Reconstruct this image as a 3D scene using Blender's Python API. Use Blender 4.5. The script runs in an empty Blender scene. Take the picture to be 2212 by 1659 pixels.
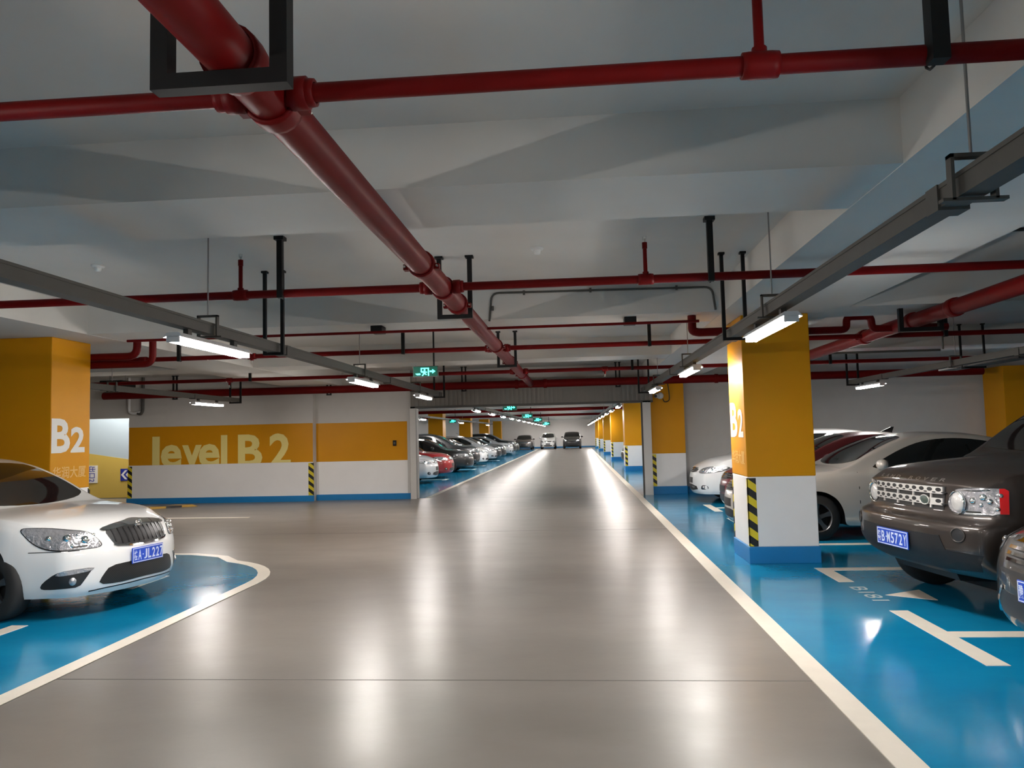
import bpy, bmesh, math, random
from mathutils import Vector, Matrix
from mathutils.bvhtree import BVHTree
from mathutils.geometry import delaunay_2d_cdt

random.seed(7)
sc = bpy.context.scene
COL = sc.collection
PI = math.pi

# ------------------------------------------------------------------ camera, world, exposure
CAM_H = 1.56
cam = bpy.data.objects.new('camera', bpy.data.cameras.new('camera'))
COL.objects.link(cam)
cam.data.sensor_fit = 'HORIZONTAL'
cam.data.sensor_width = 36.0
cam.data.lens = 36.0 * 1650.0 / 2212.0
cam.data.clip_start = 0.05
cam.data.clip_end = 300
R3 = Matrix(((0.99630413, 0.02894251, 0.08087287),
             (0.08257809, -0.06359116, -0.99455368),
             (-0.02364208, 0.99755626, -0.06574615)))
cam.matrix_world = Matrix.Translation((0, 0, CAM_H)) @ R3.to_4x4()
sc.camera = cam

wd = bpy.data.worlds.new('world')
sc.world = wd
wd.use_nodes = True
wd.node_tree.nodes['Background'].inputs[0].default_value = (0.5, 0.52, 0.55, 1)
wd.node_tree.nodes['Background'].inputs[1].default_value = 0.0

sc.view_settings.view_transform = 'Standard'
sc.view_settings.look = 'None'
sc.view_settings.gamma = 1.0
sc.view_settings.use_curve_mapping = False
sc.view_settings.exposure = 1.65
sc.cycles.use_denoising = True
sc.cycles.denoising_prefilter = 'ACCURATE'
sc.cycles.max_bounces = 8
sc.cycles.diffuse_bounces = 5
sc.cycles.glossy_bounces = 4
sc.cycles.caustics_reflective = False
sc.cycles.caustics_refractive = False
sc.cycles.sample_clamp_indirect = 4.0

LAMP_STRENGTH = 66.0
LAMP_COLOR = (1.0, 0.94, 0.885)

# ------------------------------------------------------------------ small helpers
def srgb(r, g, b):
    f = lambda c: (c / 255.0) / 12.92 if c <= 10 else (((c / 255.0) + 0.055) / 1.055) ** 2.4
    return (f(r), f(g), f(b))

def pm(name, col, rough=0.5, metal=0.0, coat=0.0, spec=0.5, emit=None, estr=0.0, noise=0.0, nscale=6.0, rnoise=0.0, bump=0.0, bscale=60.0, coat_rough=0.05):
    m = bpy.data.materials.new(name)
    m.use_nodes = True
    nt = m.node_tree
    b = nt.nodes['Principled BSDF']
    b.inputs['Base Color'].default_value = (*col, 1)
    b.inputs['Roughness'].default_value = rough
    b.inputs['Metallic'].default_value = metal
    b.inputs['Coat Weight'].default_value = coat
    b.inputs['Coat Roughness'].default_value = coat_rough
    b.inputs['Specular IOR Level'].default_value = spec
    if emit:
        b.inputs['Emission Color'].default_value = (*emit, 1)
        b.inputs['Emission Strength'].default_value = estr
    m.diffuse_color = (*col, 1)
    if noise or rnoise or bump:
        tc = nt.nodes.new('ShaderNodeTexCoord')
        if noise or rnoise:
            n = nt.nodes.new('ShaderNodeTexNoise')
            n.inputs['Scale'].default_value = nscale
            n.inputs['Detail'].default_value = 6
            n.inputs['Roughness'].default_value = 0.6
            nt.links.new(tc.outputs['Object'], n.inputs['Vector'])
        if noise:
            mr = nt.nodes.new('ShaderNodeMapRange')
            mr.inputs['From Min'].default_value = 0.25
            mr.inputs['From Max'].default_value = 0.75
            mr.inputs['To Min'].default_value = 1 - noise
            mr.inputs['To Max'].default_value = 1 + noise
            mx = nt.nodes.new('ShaderNodeMix')
            mx.data_type = 'RGBA'
            mx.blend_type = 'MULTIPLY'
            mx.inputs[0].default_value = 1
            mx.inputs[6].default_value = (*col, 1)
            nt.links.new(n.outputs['Fac'], mr.inputs['Value'])
            nt.links.new(mr.outputs[0], mx.inputs[7])
            nt.links.new(mx.outputs[2], b.inputs['Base Color'])
        if rnoise:
            mr2 = nt.nodes.new('ShaderNodeMapRange')
            mr2.inputs['From Min'].default_value = 0.3
            mr2.inputs['From Max'].default_value = 0.7
            mr2.inputs['To Min'].default_value = max(0.02, rough - rnoise)
            mr2.inputs['To Max'].default_value = rough + rnoise
            nt.links.new(n.outputs['Fac'], mr2.inputs['Value'])
            nt.links.new(mr2.outputs[0], b.inputs['Roughness'])
        if bump:
            n2 = nt.nodes.new('ShaderNodeTexNoise')
            n2.inputs['Scale'].default_value = bscale
            n2.inputs['Detail'].default_value = 3
            nt.links.new(tc.outputs['Object'], n2.inputs['Vector'])
            bp = nt.nodes.new('ShaderNodeBump')
            bp.inputs['Strength'].default_value = bump
            bp.inputs['Distance'].default_value = 0.01
            nt.links.new(n2.outputs['Fac'], bp.inputs['Height'])
            nt.links.new(bp.outputs[0], b.inputs['Normal'])
    return m

def stripe_mat(name, c1, c2, period, ang_y=1.0, ang_z=1.0):
    """diagonal bands in object space: u = x+y (horizontal) and z"""
    m = bpy.data.materials.new(name)
    m.use_nodes = True
    nt = m.node_tree
    b = nt.nodes['Principled BSDF']
    b.inputs['Roughness'].default_value = 0.45
    tc = nt.nodes.new('ShaderNodeTexCoord')
    sep = nt.nodes.new('ShaderNodeSeparateXYZ')
    nt.links.new(tc.outputs['Object'], sep.inputs[0])
    a1 = nt.nodes.new('ShaderNodeMath'); a1.operation = 'ADD'
    nt.links.new(sep.outputs[0], a1.inputs[0]); nt.links.new(sep.outputs[1], a1.inputs[1])
    m1 = nt.nodes.new('ShaderNodeMath'); m1.operation = 'MULTIPLY'; m1.inputs[1].default_value = ang_y
    nt.links.new(a1.outputs[0], m1.inputs[0])
    m2 = nt.nodes.new('ShaderNodeMath'); m2.operation = 'MULTIPLY'; m2.inputs[1].default_value = ang_z
    nt.links.new(sep.outputs[2], m2.inputs[0])
    a2 = nt.nodes.new('ShaderNodeMath'); a2.operation = 'ADD'
    nt.links.new(m1.outputs[0], a2.inputs[0]); nt.links.new(m2.outputs[0], a2.inputs[1])
    d = nt.nodes.new('ShaderNodeMath'); d.operation = 'DIVIDE'; d.inputs[1].default_value = period
    nt.links.new(a2.outputs[0], d.inputs[0])
    fr = nt.nodes.new('ShaderNodeMath'); fr.operation = 'FRACT'
    nt.links.new(d.outputs[0], fr.inputs[0])
    gt = nt.nodes.new('ShaderNodeMath'); gt.operation = 'GREATER_THAN'; gt.inputs[1].default_value = 0.5
    nt.links.new(fr.outputs[0], gt.inputs[0])
    mx = nt.nodes.new('ShaderNodeMix'); mx.data_type = 'RGBA'
    mx.inputs[6].default_value = (*c1, 1); mx.inputs[7].default_value = (*c2, 1)
    nt.links.new(gt.outputs[0], mx.inputs[0])
    nt.links.new(mx.outputs[2], b.inputs['Base Color'])
    return m

class MB:
    """collects shapes and links them as one mesh object"""
    def __init__(s):
        s.v = []; s.f = []; s.mi = []; s.sm = []; s.m = 0
    def add(s, vs, fs, smooth=False):
        o = len(s.v)
        s.v += [tuple(p) for p in vs]
        for f in fs:
            s.f.append([i + o for i in f]); s.mi.append(s.m); s.sm.append(smooth)
        return s
    def box(s, x0, y0, z0, x1, y1, z1):
        x0, x1 = min(x0, x1), max(x0, x1); y0, y1 = min(y0, y1), max(y0, y1); z0, z1 = min(z0, z1), max(z0, z1)
        vs = [(x0,y0,z0),(x1,y0,z0),(x1,y1,z0),(x0,y1,z0),(x0,y0,z1),(x1,y0,z1),(x1,y1,z1),(x0,y1,z1)]
        return s.add(vs, [(3,2,1,0),(4,5,6,7),(0,1,5,4),(1,2,6,5),(2,3,7,6),(3,0,4,7)])
    def prism(s, pts, ax, a, b):
        """pts: 2D polygon (ccw) in the two other axes, extruded along ax from a to b"""
        def P(p, t):
            return {'x': (t, p[0], p[1]), 'y': (p[0], t, p[1]), 'z': (p[0], p[1], t)}[ax]
        n = len(pts)
        vs = [P(p, a) for p in pts] + [P(p, b) for p in pts]
        fs = [tuple(range(n))[::-1], tuple(range(n, 2*n))] + [(i, (i+1) % n, n+(i+1) % n, n+i) for i in range(n)]
        if ax == 'y':
            fs = [f[::-1] for f in fs]
        return s.add(vs, fs)
    def tube(s, path, r, n=12, cap=True):
        path = [Vector(p) for p in path]
        rs = r if isinstance(r, (list, tuple)) else [r] * len(path)
        rings = []; prev = None
        for i, p in enumerate(path):
            if i == 0: t = path[1] - p
            elif i == len(path) - 1: t = p - path[i-1]
            else: t = (path[i+1] - p).normalized() + (p - path[i-1]).normalized()
            t.normalize()
            if prev is None:
                a = Vector((0, 0, 1)) if abs(t.z) < 0.9 else Vector((1, 0, 0))
                u = t.cross(a).normalized()
            else:
                u = (prev - t * prev.dot(t)).normalized()
            prev = u
            w = t.cross(u)
            rings.append([p + (u * math.cos(2*PI*k/n) + w * math.sin(2*PI*k/n)) * rs[i] for k in range(n)])
        vs = [q for rg in rings for q in rg]; fs = []
        for i in range(len(path) - 1):
            for k in range(n):
                fs.append((i*n+k, i*n+(k+1) % n, (i+1)*n+(k+1) % n, (i+1)*n+k))
        s.add(vs, fs, True)
        if cap:
            s.add(rings[0], [tuple(range(n))[::-1]]); s.add(rings[-1], [tuple(range(n))])
        return s
    def lathe(s, prof, origin=(0,0,0), axis='z', n=32):
        """prof: list of (radius, height)"""
        o = Vector(origin); vs = []; fs = []
        for r, h in prof:
            for k in range(n):
                c, q = math.cos(2*PI*k/n) * r, math.sin(2*PI*k/n) * r
                d = {'z': (c, q, h), 'y': (q, h, c), 'x': (h, c, q)}[axis]
                vs.append(o + Vector(d))
        m = len(prof)
        for i in range(m - 1):
            for k in range(n):
                fs.append((i*n+k, i*n+(k+1) % n, (i+1)*n+(k+1) % n, (i+1)*n+k))
        return s.add(vs, fs, True)
    def ball(s, c, rx, ry, rz, n=16, m=10):
        vs = []; fs = []
        for i in range(m + 1):
            th = PI * i / m
            for k in range(n):
                ph = 2*PI*k/n
                vs.append((c[0] + rx*math.sin(th)*math.cos(ph), c[1] + ry*math.sin(th)*math.sin(ph), c[2] + rz*math.cos(th)))
        for i in range(m):
            for k in range(n):
                fs.append((i*n+k, (i+1)*n+k, (i+1)*n+(k+1) % n, i*n+(k+1) % n))
        return s.add(vs, fs, True)
    def xf(s, M):
        s.v = [tuple(M @ Vector(p)) for p in s.v]
        return s
    def build(s, name, mat, parent=None, loc=None, bevel=0.0, label=None):
        me = bpy.data.meshes.new(name)
        me.from_pydata(s.v, [], s.f)
        me.polygons.foreach_set('use_smooth', s.sm)
        mats = mat if isinstance(mat, (list, tuple)) else [mat]
        for m in mats: me.materials.append(m)
        if len(mats) > 1: me.polygons.foreach_set('material_index', s.mi)
        me.update()
        o = bpy.data.objects.new(name, me)
        COL.objects.link(o)
        if parent: o.parent = parent
        if loc: o.location = loc
        if bevel:
            b = o.modifiers.new('bevel', 'BEVEL'); b.width = bevel; b.segments = 2; b.limit_method = 'ANGLE'
        if label: o['label'] = label
        return o

def empty(name, loc=(0,0,0), rz=0.0):
    o = bpy.data.objects.new(name, None)
    o.empty_display_size = 0.2
    COL.objects.link(o)
    o.location = loc
    o.rotation_euler = (0, 0, rz)
    return o

def tag(o, label, cat, group=None, kind=None):
    o['label'] = label; o['category'] = cat
    if group: o['group'] = group
    if kind: o['kind'] = kind
    return o

def struct(o, label=None, cat=None):
    o['kind'] = 'structure'
    if label: o['label'] = label
    if cat: o['category'] = cat
    return o

def copy_tree(o, parent=None, swap=None):
    c = o.copy()
    COL.objects.link(c)
    c.parent = parent
    if swap and c.type == 'MESH':
        for i, sl in enumerate(o.material_slots):
            if sl.material and sl.material.name in swap:
                c.material_slots[i].link = 'OBJECT'
                c.material_slots[i].material = swap[sl.material.name]
    for ch in o.children:
        copy_tree(ch, c, swap)
    return c

_tc = {}
def text_geo(body, off=0.0):
    key = (body, off)
    if key not in _tc:
        cu = bpy.data.curves.new('lettering', 'FONT')
        cu.body = body; cu.size = 1.0; cu.offset = off; cu.resolution_u = 3
        ob = bpy.data.objects.new('lettering', cu)
        COL.objects.link(ob)
        dg = bpy.context.evaluated_depsgraph_get()
        me = bpy.data.meshes.new_from_object(ob.evaluated_get(dg))
        vs = [tuple(v.co) for v in me.vertices]; fs = [tuple(p.vertices) for p in me.polygons]
        bpy.data.objects.remove(ob); bpy.data.meshes.remove(me); bpy.data.curves.remove(cu)
        if not vs: vs = [(0,0,0),(1,0,0),(1,1,0)]; fs = [(0,1,2)]
        x0 = min(v[0] for v in vs); x1 = max(v[0] for v in vs); y0 = min(v[1] for v in vs); y1 = max(v[1] for v in vs)
        vs = [((v[0]-x0)/max(1e-6, x1-x0), (v[1]-y0)/max(1e-6, y1-y0)) for v in vs]
        _tc[key] = (vs, fs)
    return _tc[key]

def put_text(mb, body, o, u, v, w, h, off=0.0, lift=0.0):
    """text filling the rectangle o + s*w*u + t*h*v, raised along u x v"""
    vs, fs = text_geo(body, off)
    o = Vector(o); u = Vector(u).normalized(); v = Vector(v).normalized(); n = u.cross(v)
    mb.add([o + u*(a*w) + v*(b*h) + n*lift for a, b in vs], fs)
    return mb

# ------------------------------------------------------------------ materials
M = {}
M['dado'] = pm('bright_white_dado_paint', (0.88, 0.865, 0.85), 0.45, noise=0.02, nscale=3)
M['paint_white'] = pm('white_wall_paint', (0.58, 0.56, 0.53), 0.6, noise=0.03, nscale=3)
M['ceiling'] = pm('ceiling_paint', (0.64, 0.622, 0.585), 0.8, noise=0.04, nscale=1.5)
M['yellow'] = pm('yellow_wall_paint', srgb(208, 142, 12), 0.42, noise=0.04, nscale=2, spec=0.22)
M['yellow_pale'] = pm('pale_yellow_wall_paint', srgb(196, 168, 80), 0.5)
M['blue_paint'] = pm('blue_base_paint', srgb(25, 120, 180), 0.4, noise=0.05, nscale=3)
M['letter_white'] = pm('white_lettering_paint', (0.75, 0.74, 0.70), 0.5)
M['letter_cream'] = pm('cream_lettering_paint', srgb(240, 222, 140), 0.5)
M['letter_faint'] = pm('faint_lettering_paint', srgb(226, 185, 105), 0.5)
M['line'] = pm('white_floor_line_paint', (0.80, 0.74, 0.64), 0.30, noise=0.05, nscale=5, spec=0.5)
M['grey_steel'] = pm('grey_galvanised_steel', (0.075, 0.072, 0.064), 0.55, metal=0.1, noise=0.08, nscale=10)
M['rod'] = pm('thin_steel_rod', (0.30, 0.29, 0.28), 0.4, metal=0.6)
M['black'] = pm('black_painted_steel', (0.008, 0.008, 0.008), 0.5, spec=0.25)
M['red'] = pm('red_pipe_paint', (0.125, 0.003, 0.003), 0.45, noise=0.15, nscale=5, spec=0.12)
M['chrome'] = pm('chrome', (0.78, 0.78, 0.78), 0.08, metal=1.0)
M['bolt'] = pm('bolt_steel', (0.5, 0.5, 0.48), 0.3, metal=0.9)
M['tube'] = pm('lit_fluorescent_tube', (0.9, 0.9, 0.9), 0.4, emit=LAMP_COLOR, estr=LAMP_STRENGTH)
M['lamp_body'] = pm('white_lamp_housing', (0.75, 0.75, 0.75), 0.4)
M['white_plastic'] = pm('white_plastic', (0.72, 0.72, 0.70), 0.4)
M['glass_dark'] = pm('dark_car_glass', (0.010, 0.011, 0.011), 0.04, spec=0.6, coat=0.3)
M['tyre'] = pm('black_tyre_rubber', (0.012, 0.012, 0.012), 0.75)
M['trim_black'] = pm('black_plastic_trim', (0.008, 0.008, 0.009), 0.45)
M['under'] = pm('dark_underbody', (0.006, 0.006, 0.006), 0.8)
M['rim'] = pm('grey_alloy_rim', (0.16, 0.16, 0.165), 0.32, metal=0.8)
M['plate_blue'] = pm('blue_licence_plate', srgb(28, 72, 186), 0.45)
M['plate_white'] = pm('white_plate_lettering', (0.62, 0.68, 0.85), 0.5)
M['lens'] = pm('clear_headlamp_lens', (0.46, 0.46, 0.48), 0.14, metal=0.6, coat=1.0, bump=1.6, bscale=22, coat_rough=0.02)
M['lens_bulb'] = pm('bright_reflector', (0.9, 0.9, 0.9), 0.07, metal=1.0)
M['lamp_glass'] = pm('frosted_round_lamp_glass', (0.55, 0.54, 0.52), 0.12, metal=0.2, coat=1.0, bump=0.4, bscale=40)
M['lens_red'] = pm('red_lamp_lens', (0.50, 0.012, 0.012), 0.15, coat=0.6)
M['silver_grille'] = pm('silver_grille_paint', (0.60, 0.58, 0.55), 0.35, metal=0.4)
M['lower_dark'] = pm('dark_grey_bumper_plastic', (0.009, 0.009, 0.010), 0.55, spec=0.3)
M['sign_green'] = pm('green_sign_face', (0.0, 0.035, 0.022), 0.4, emit=(0.0, 0.08, 0.05), estr=0.25)
M['sign_glow'] = pm('lit_sign_symbol', (0.2, 0.9, 0.8), 0.4, emit=(0.05, 1.0, 0.78), estr=1.5)
M['sign_blue'] = pm('blue_sign_face', srgb(35, 50, 150), 0.4)
M['hazard'] = stripe_mat('yellow_black_hazard_stripes', (0.009, 0.009, 0.009), srgb(222, 200, 40), 0.25, 1.0, 1.35)
M['hazard_floor'] = stripe_mat('yellow_black_rubber', (0.012, 0.012, 0.012), srgb(190, 150, 60), 0.7, 1.0, 0.0)

def carpaint(name, col, metal=0.0, rough=0.35):
    return pm(name, col, rough, metal=metal, coat=1.0, coat_rough=0.03)
P_WHITE = carpaint('white_car_paint', (0.80, 0.80, 0.79))
P_BROWN = pm('brown_metallic_car_paint', (0.030, 0.0225, 0.0185), 0.42, metal=0.45, coat=0.6, coat_rough=0.03)
P_SILVER = carpaint('champagne_silver_car_paint', (0.58, 0.55, 0.50), 0.25, 0.35)
P_RED = carpaint('dark_red_car_paint', (0.10, 0.005, 0.008))
P_BRED = carpaint('bright_red_car_paint', (0.36, 0.006, 0.008))
P_BLACK = carpaint('black_car_paint', (0.006, 0.006, 0.006))
P_GREY = carpaint('dark_grey_car_paint', (0.022, 0.022, 0.024), 0.3)
P_LSILV = carpaint('light_silver_car_paint', (0.52, 0.53, 0.54), 0.3, 0.35)
P_DARK = carpaint('dark_brown_grey_car_paint', (0.035, 0.031, 0.028), 0.4, 0.4)
P_TAUPE = carpaint('taupe_car_paint', (0.14, 0.12, 0.11), 0.4, 0.4)

# epoxy floor
def floor_mat(name, c1, c2, r0, r1, scale, spec=0.5, coat=0.0):
    m = bpy.data.materials.new(name)
    m.use_nodes = True
    nt = m.node_tree; b = nt.nodes['Principled BSDF']
    tc = nt.nodes.new('ShaderNodeTexCoord')
    mp = nt.nodes.new('ShaderNodeMapping')
    mp.inputs['Scale'].default_value = (0.55, 1.0, 1.0)
    nt.links.new(tc.outputs['Object'], mp.inputs[0])
    n1 = nt.nodes.new('ShaderNodeTexNoise'); n1.inputs['Scale'].default_value = scale; n1.inputs['Detail'].default_value = 6; n1.inputs['Roughness'].default_value = 0.6
    n2 = nt.nodes.new('ShaderNodeTexNoise'); n2.inputs['Scale'].default_value = scale * 2.7; n2.inputs['Detail'].default_value = 2
    nt.links.new(mp.outputs[0], n1.inputs['Vector']); nt.links.new(mp.outputs[0], n2.inputs['Vector'])
    cr = nt.nodes.new('ShaderNodeValToRGB')
    cr.color_ramp.elements[0].position = 0.22; cr.color_ramp.elements[0].color = (*c1, 1)
    cr.color_ramp.elements[1].position = 0.78; cr.color_ramp.elements[1].color = (*c2, 1)
    nt.links.new(n1.outputs['Fac'], cr.inputs[0])
    nt.links.new(cr.outputs[0], b.inputs['Base Color'])
    mr = nt.nodes.new('ShaderNodeMapRange')
    mr.inputs['From Min'].default_value = 0.1; mr.inputs['From Max'].default_value = 0.9
    mr.inputs['To Min'].default_value = r0; mr.inputs['To Max'].default_value = r1
    nt.links.new(n2.outputs['Fac'], mr.inputs['Value'])
    nt.links.new(mr.outputs[0], b.inputs['Roughness'])
    b.inputs['Specular IOR Level'].default_value = spec
    b.inputs['Coat Weight'].default_value = coat
    b.inputs['Coat Roughness'].default_value = r0
    bn = nt.nodes.new('ShaderNodeBump'); bn.inputs['Strength'].default_value = 0.035; bn.inputs['Distance'].default_value = 0.02
    n3 = nt.nodes.new('ShaderNodeTexNoise'); n3.inputs['Scale'].default_value = 9; n3.inputs['Detail'].default_value = 2
    nt.links.new(tc.outputs['Object'], n3.inputs['Vector']); nt.links.new(n3.outputs['Fac'], bn.inputs['Height'])
    nt.links.new(bn.outputs[0], b.inputs['Normal'])
    return m
M['floor'] = floor_mat('grey_epoxy_floor', (0.146, 0.131, 0.117), (0.214, 0.195, 0.175), 0.282, 0.35, 1.0)
M['floor_blue'] = floor_mat('blue_epoxy_floor', srgb(4, 116, 162), srgb(22, 138, 180), 0.10, 0.18, 1.3)

# ------------------------------------------------------------------ setting: floor, walls, ceiling
SLAB, BEAM = 3.25, 2.9
X0, X1, Y0, Y1 = -16.0, 13.0, -7.0, 82.0
fl = MB().box(X0, Y0, -0.2, X1, Y1, 0.0).build('floor', M['floor'])
struct(fl, 'glossy grey epoxy floor of the driving aisle', 'floor')

def flat_poly(mb, pts, z0, z1):
    return mb.prism(pts, 'z', z0, z1)

# blue bays on the right side
blue = MB()
flat_poly(blue, [(1.46, Y0 + .5), (X1 - .1, Y0 + .5), (X1 - .1, 19.75), (1.46, 19.75)], -0.01, 0.003)
flat_poly(blue, [(1.46, 19.75), (8.0, 19.75), (8.0, 76.0), (1.46, 76.0)], -0.01, 0.003)
blue.build('blue_coating', M['floor_blue'], fl, label='blue epoxy coating along the right bays')

def arc(cx, cy, r, a0, a1, n=10):
    return [(cx + r * math.cos(math.radians(a0 + (a1 - a0) * i / n)), cy + r * math.sin(math.radians(a0 + (a1 - a0) * i / n))) for i in range(n + 1)]
# blue bays on the left side with the rounded corner
XL = -3.50
lb = [(-15.5, Y0 + .5), (XL, Y0 + .5), (XL, 8.2)] + arc(XL - 1.75, 8.2, 1.75, 0, 62, 8)[1:] + [(-4.75, 10.15), (-5.3, 10.40), (-6.2, 10.48), (-15.5, 10.48)]
bl = MB(); flat_poly(bl, lb, -0.01, 0.003)
bl.build('blue_coating', M['floor_blue'], fl, label='blue epoxy coating with rounded corner under the left bays')
bl2 = MB(); flat_poly(bl2, [(-10.9, 19.3), (-3.77, 19.3), (-3.77, 76.0), (-10.9, 76.0)], -0.01, 0.003)
bl2.build('blue_coating', M['floor_blue'], fl, label='blue epoxy coating under the bays beyond the wall')

def ribbon(pts, w, z0=-0.01, z1=0.006, mb=None):
    """flat band of width w to the left of the polyline"""
    mb = mb or MB()
    n = len(pts); L = []
    for i, p in enumerate(pts):
        a = Vector(pts[max(0, i-1)]); b = Vector(pts[min(n-1, i+1)])
        d = (b - a).normalized()
        L.append((p[0] - d.y * w, p[1] + d.x * w))
    for i in range(n - 1):
        q = [pts[i], pts[i+1], L[i+1], L[i]]
        mb.prism(q, 'z', z0, z1)
    return mb
ribbon([(1.41, Y0 + .5), (1.41, 76)], -0.15).build('lane_line', M['line'], fl, label='long white edge line beside the right bays')
ribbon([(XL, Y0 + .5), (XL, 4.0), (XL, 8.2)] + arc(XL - 1.75, 8.2, 1.75, 0, 62, 8)[1:] + [(-4.75, 10.15), (-5.3, 10.40), (-6.2, 10.48), (-15.5, 10.48)], 0.14).build('lane_line', M['line'], fl, label='white edge line curving round the left bays')
ribbon([(-3.72, 19.3), (-3.72, 76)], 0.13).build('lane_line', M['line'], fl, label='white edge line beside the bays beyond the wall')
ribbon([(-8.8, 15.2), (-6.65, 15.1)], 0.10).build('lane_line', M['line'], fl, label='short white line on the grey floor')
# bay markings, right side
def rect(mb, x0, y0, x1, y1): mb.box(x0, y0, -0.01, x1, y1, 0.006)
for xb, y_line, y0, y1, w in [(2.59, 6.015, 5.25, 6.78, 4.6), (2.59, 8.74, 8.02, 8.82, 4.6), (2.6, 10.57, 10.5, 11.4, 4.6), (2.6, 13.1, 12.4, 13.8, 4.6), (2.6, 15.6, 14.9, 16.3, 4.6)]:
    mb = MB(); rect(mb, xb, y0, xb + .15, y1); rect(mb, xb + .15, y_line - .08, xb + w, y_line + .08)
    mb.build('bay_line', M['line'], fl, label='white corner mark of a right-hand parking bay')
mb = MB(); flat_poly(mb, [(2.80, 7.40), (3.16, 7.17), (3.19, 7.62)], -0.01, 0.006); mb.build('bay_arrow', M['line'], fl, label='white triangle on the blue floor')
mb = MB(); put_text(mb, 'B181', (2.60, 7.78, 0.0045), (0, -1, 0), (1, 0, 0), 0.62, 0.15, 0.01); mb.build('bay_number', pm('worn_floor_lettering', (0.46, 0.56, 0.58), 0.35), fl, label='worn pale bay number')
mb = MB(); put_text(mb, 'B', (2.62, 4.72, 0.0045), (0, -1, 0), (1, 0, 0), 0.14, 0.15, 0.01); mb.build('bay_number', bpy.data.materials['worn_floor_lettering'], fl, label='worn pale bay letter')
# bay markings, left side
mb = MB(); rect(mb, -4.93, 7.95, -4.78, 8.70); rect(mb, -9.6, 8.55, -4.93, 8.70); mb.build('bay_line', M['line'], fl, label='white corner mark under the white saloon')
mb = MB(); rect(mb, -4.93, 5.2, -4.78, 6.38); rect(mb, -9.6, 6.0, -4.93, 6.14); mb.build('bay_line', M['line'], fl, label='white bay mark beside the white saloon')
for y in (27.2, 34.9, 38.6, 46.0):
    mb = MB(); rect(mb, -4.75, y - .4, -4.60, y + .4); rect(mb, -9, y - .07, -4.75, y + .07); mb.build('bay_line', M['line'], fl)
# floor joint
jm = pm('dark_floor_joint', (0.10, 0.092, 0.085), 0.5)
mb = MB(); mb.box(-3.5, 4.945, -0.01, 1.41, 4.957, 0.001); mb.build('floor_joint', jm, fl)
mb = MB(); mb.box(-11, 12.44, -0.01, 1.41, 12.452, 0.001); mb.build('floor_joint', jm, fl)

# ceiling slab + beams
ce = MB().box(X0, Y0, SLAB, X1, Y1, SLAB + .2).build('ceiling', M['ceiling'])
struct(ce, 'flat painted concrete ceiling slab', 'ceiling')
def beam(x0, y0, x1, y1, lab, dz=.004):
    o = MB().box(x0, y0, BEAM + dz, x1, y1, SLAB + .02 + dz).build('ceiling_beam', M['ceiling'])
    struct(o, lab, 'beam'); return o
beam(1.72, Y0, 3.10, 19.9, 'long ceiling beam running over the right pillars', 0)
beam(-7.3, Y0, -5.9, 19.0, 'long ceiling beam running over the left pillar', 0)
for i, y in enumerate((-0.8, 4.0, 8.8, 13.6)):
    lab = ['cross beam behind the camera', 'wide cross beam behind the nearest red pipe', 'cross beam carrying the bent conduit', 'cross beam third from the camera'][i]
    beam(X0, y, X1, y + .8, lab)
for i, y in enumerate((23.6, 28.4, 33.2, 38.0, 42.8, 47.6, 52.4, 57.2, 62.0, 66.8, 71.6, 76.4)):
    beam(-11, y, 8, y + .8, 'cross beam %s beyond the shutter opening' % ('first second third fourth fifth sixth seventh eighth ninth tenth eleventh twelfth'.split()[i]))

def wall(name, x0, y0, z0, x1, y1, z1, lab, mat=None):
    o = MB().box(x0, y0, z0, x1, y1, z1).build(name, mat or M['paint_white'])
    struct(o, lab, 'wall'); return o
wall('wall_west', X0 - .2, Y0, 0, X0, 26, SLAB, 'far left side wall')
wall('wall_east', X1, Y0, 0, X1 + .2, 19.8, SLAB, 'far right side wall')
wall('wall_south', X0, Y0 - .2, 0, X1, Y0, SLAB, 'wall behind the camera')
wl = wall('wall_north', -11.5, 18.9, 0, -6.62, 19.3, SLAB, 'white wall with level lettering on a yellow band')
wl2 = wall('wall_north.001', -6.62, 19.12, 0, -4.15, 19.4, SLAB, 'white wall with yellow band beside the shutter opening')
wr = wall('wall_north.002', 2.72, 19.8, 0, X1, 20.1, SLAB, 'plain grey white wall behind the right bays')
wall('wall_end', -11, 82, 0, 8, 82.2, SLAB, 'plain white end wall behind three parked cars', M['dado'])  # brighter paint than the other walls, standing in for light falling on it
wall('wall_west.001', -11.2, 19.4, 0, -11, 82, SLAB, 'side wall behind the far left bays')
wall('wall_east.001', 8, 20.1, 0, 8.2, 82, SLAB, 'side wall behind the far right bays')
wall('wall_north.003', X0, 18.9, 2.22, -11.5, 19.2, SLAB, 'dark lintel over the ramp opening', M['paint_white'])
wall('wall_north.004', -15.9, 18.9, 0, -14.6, 19.2, 2.22, 'white wall left of the ramp opening')
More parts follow.
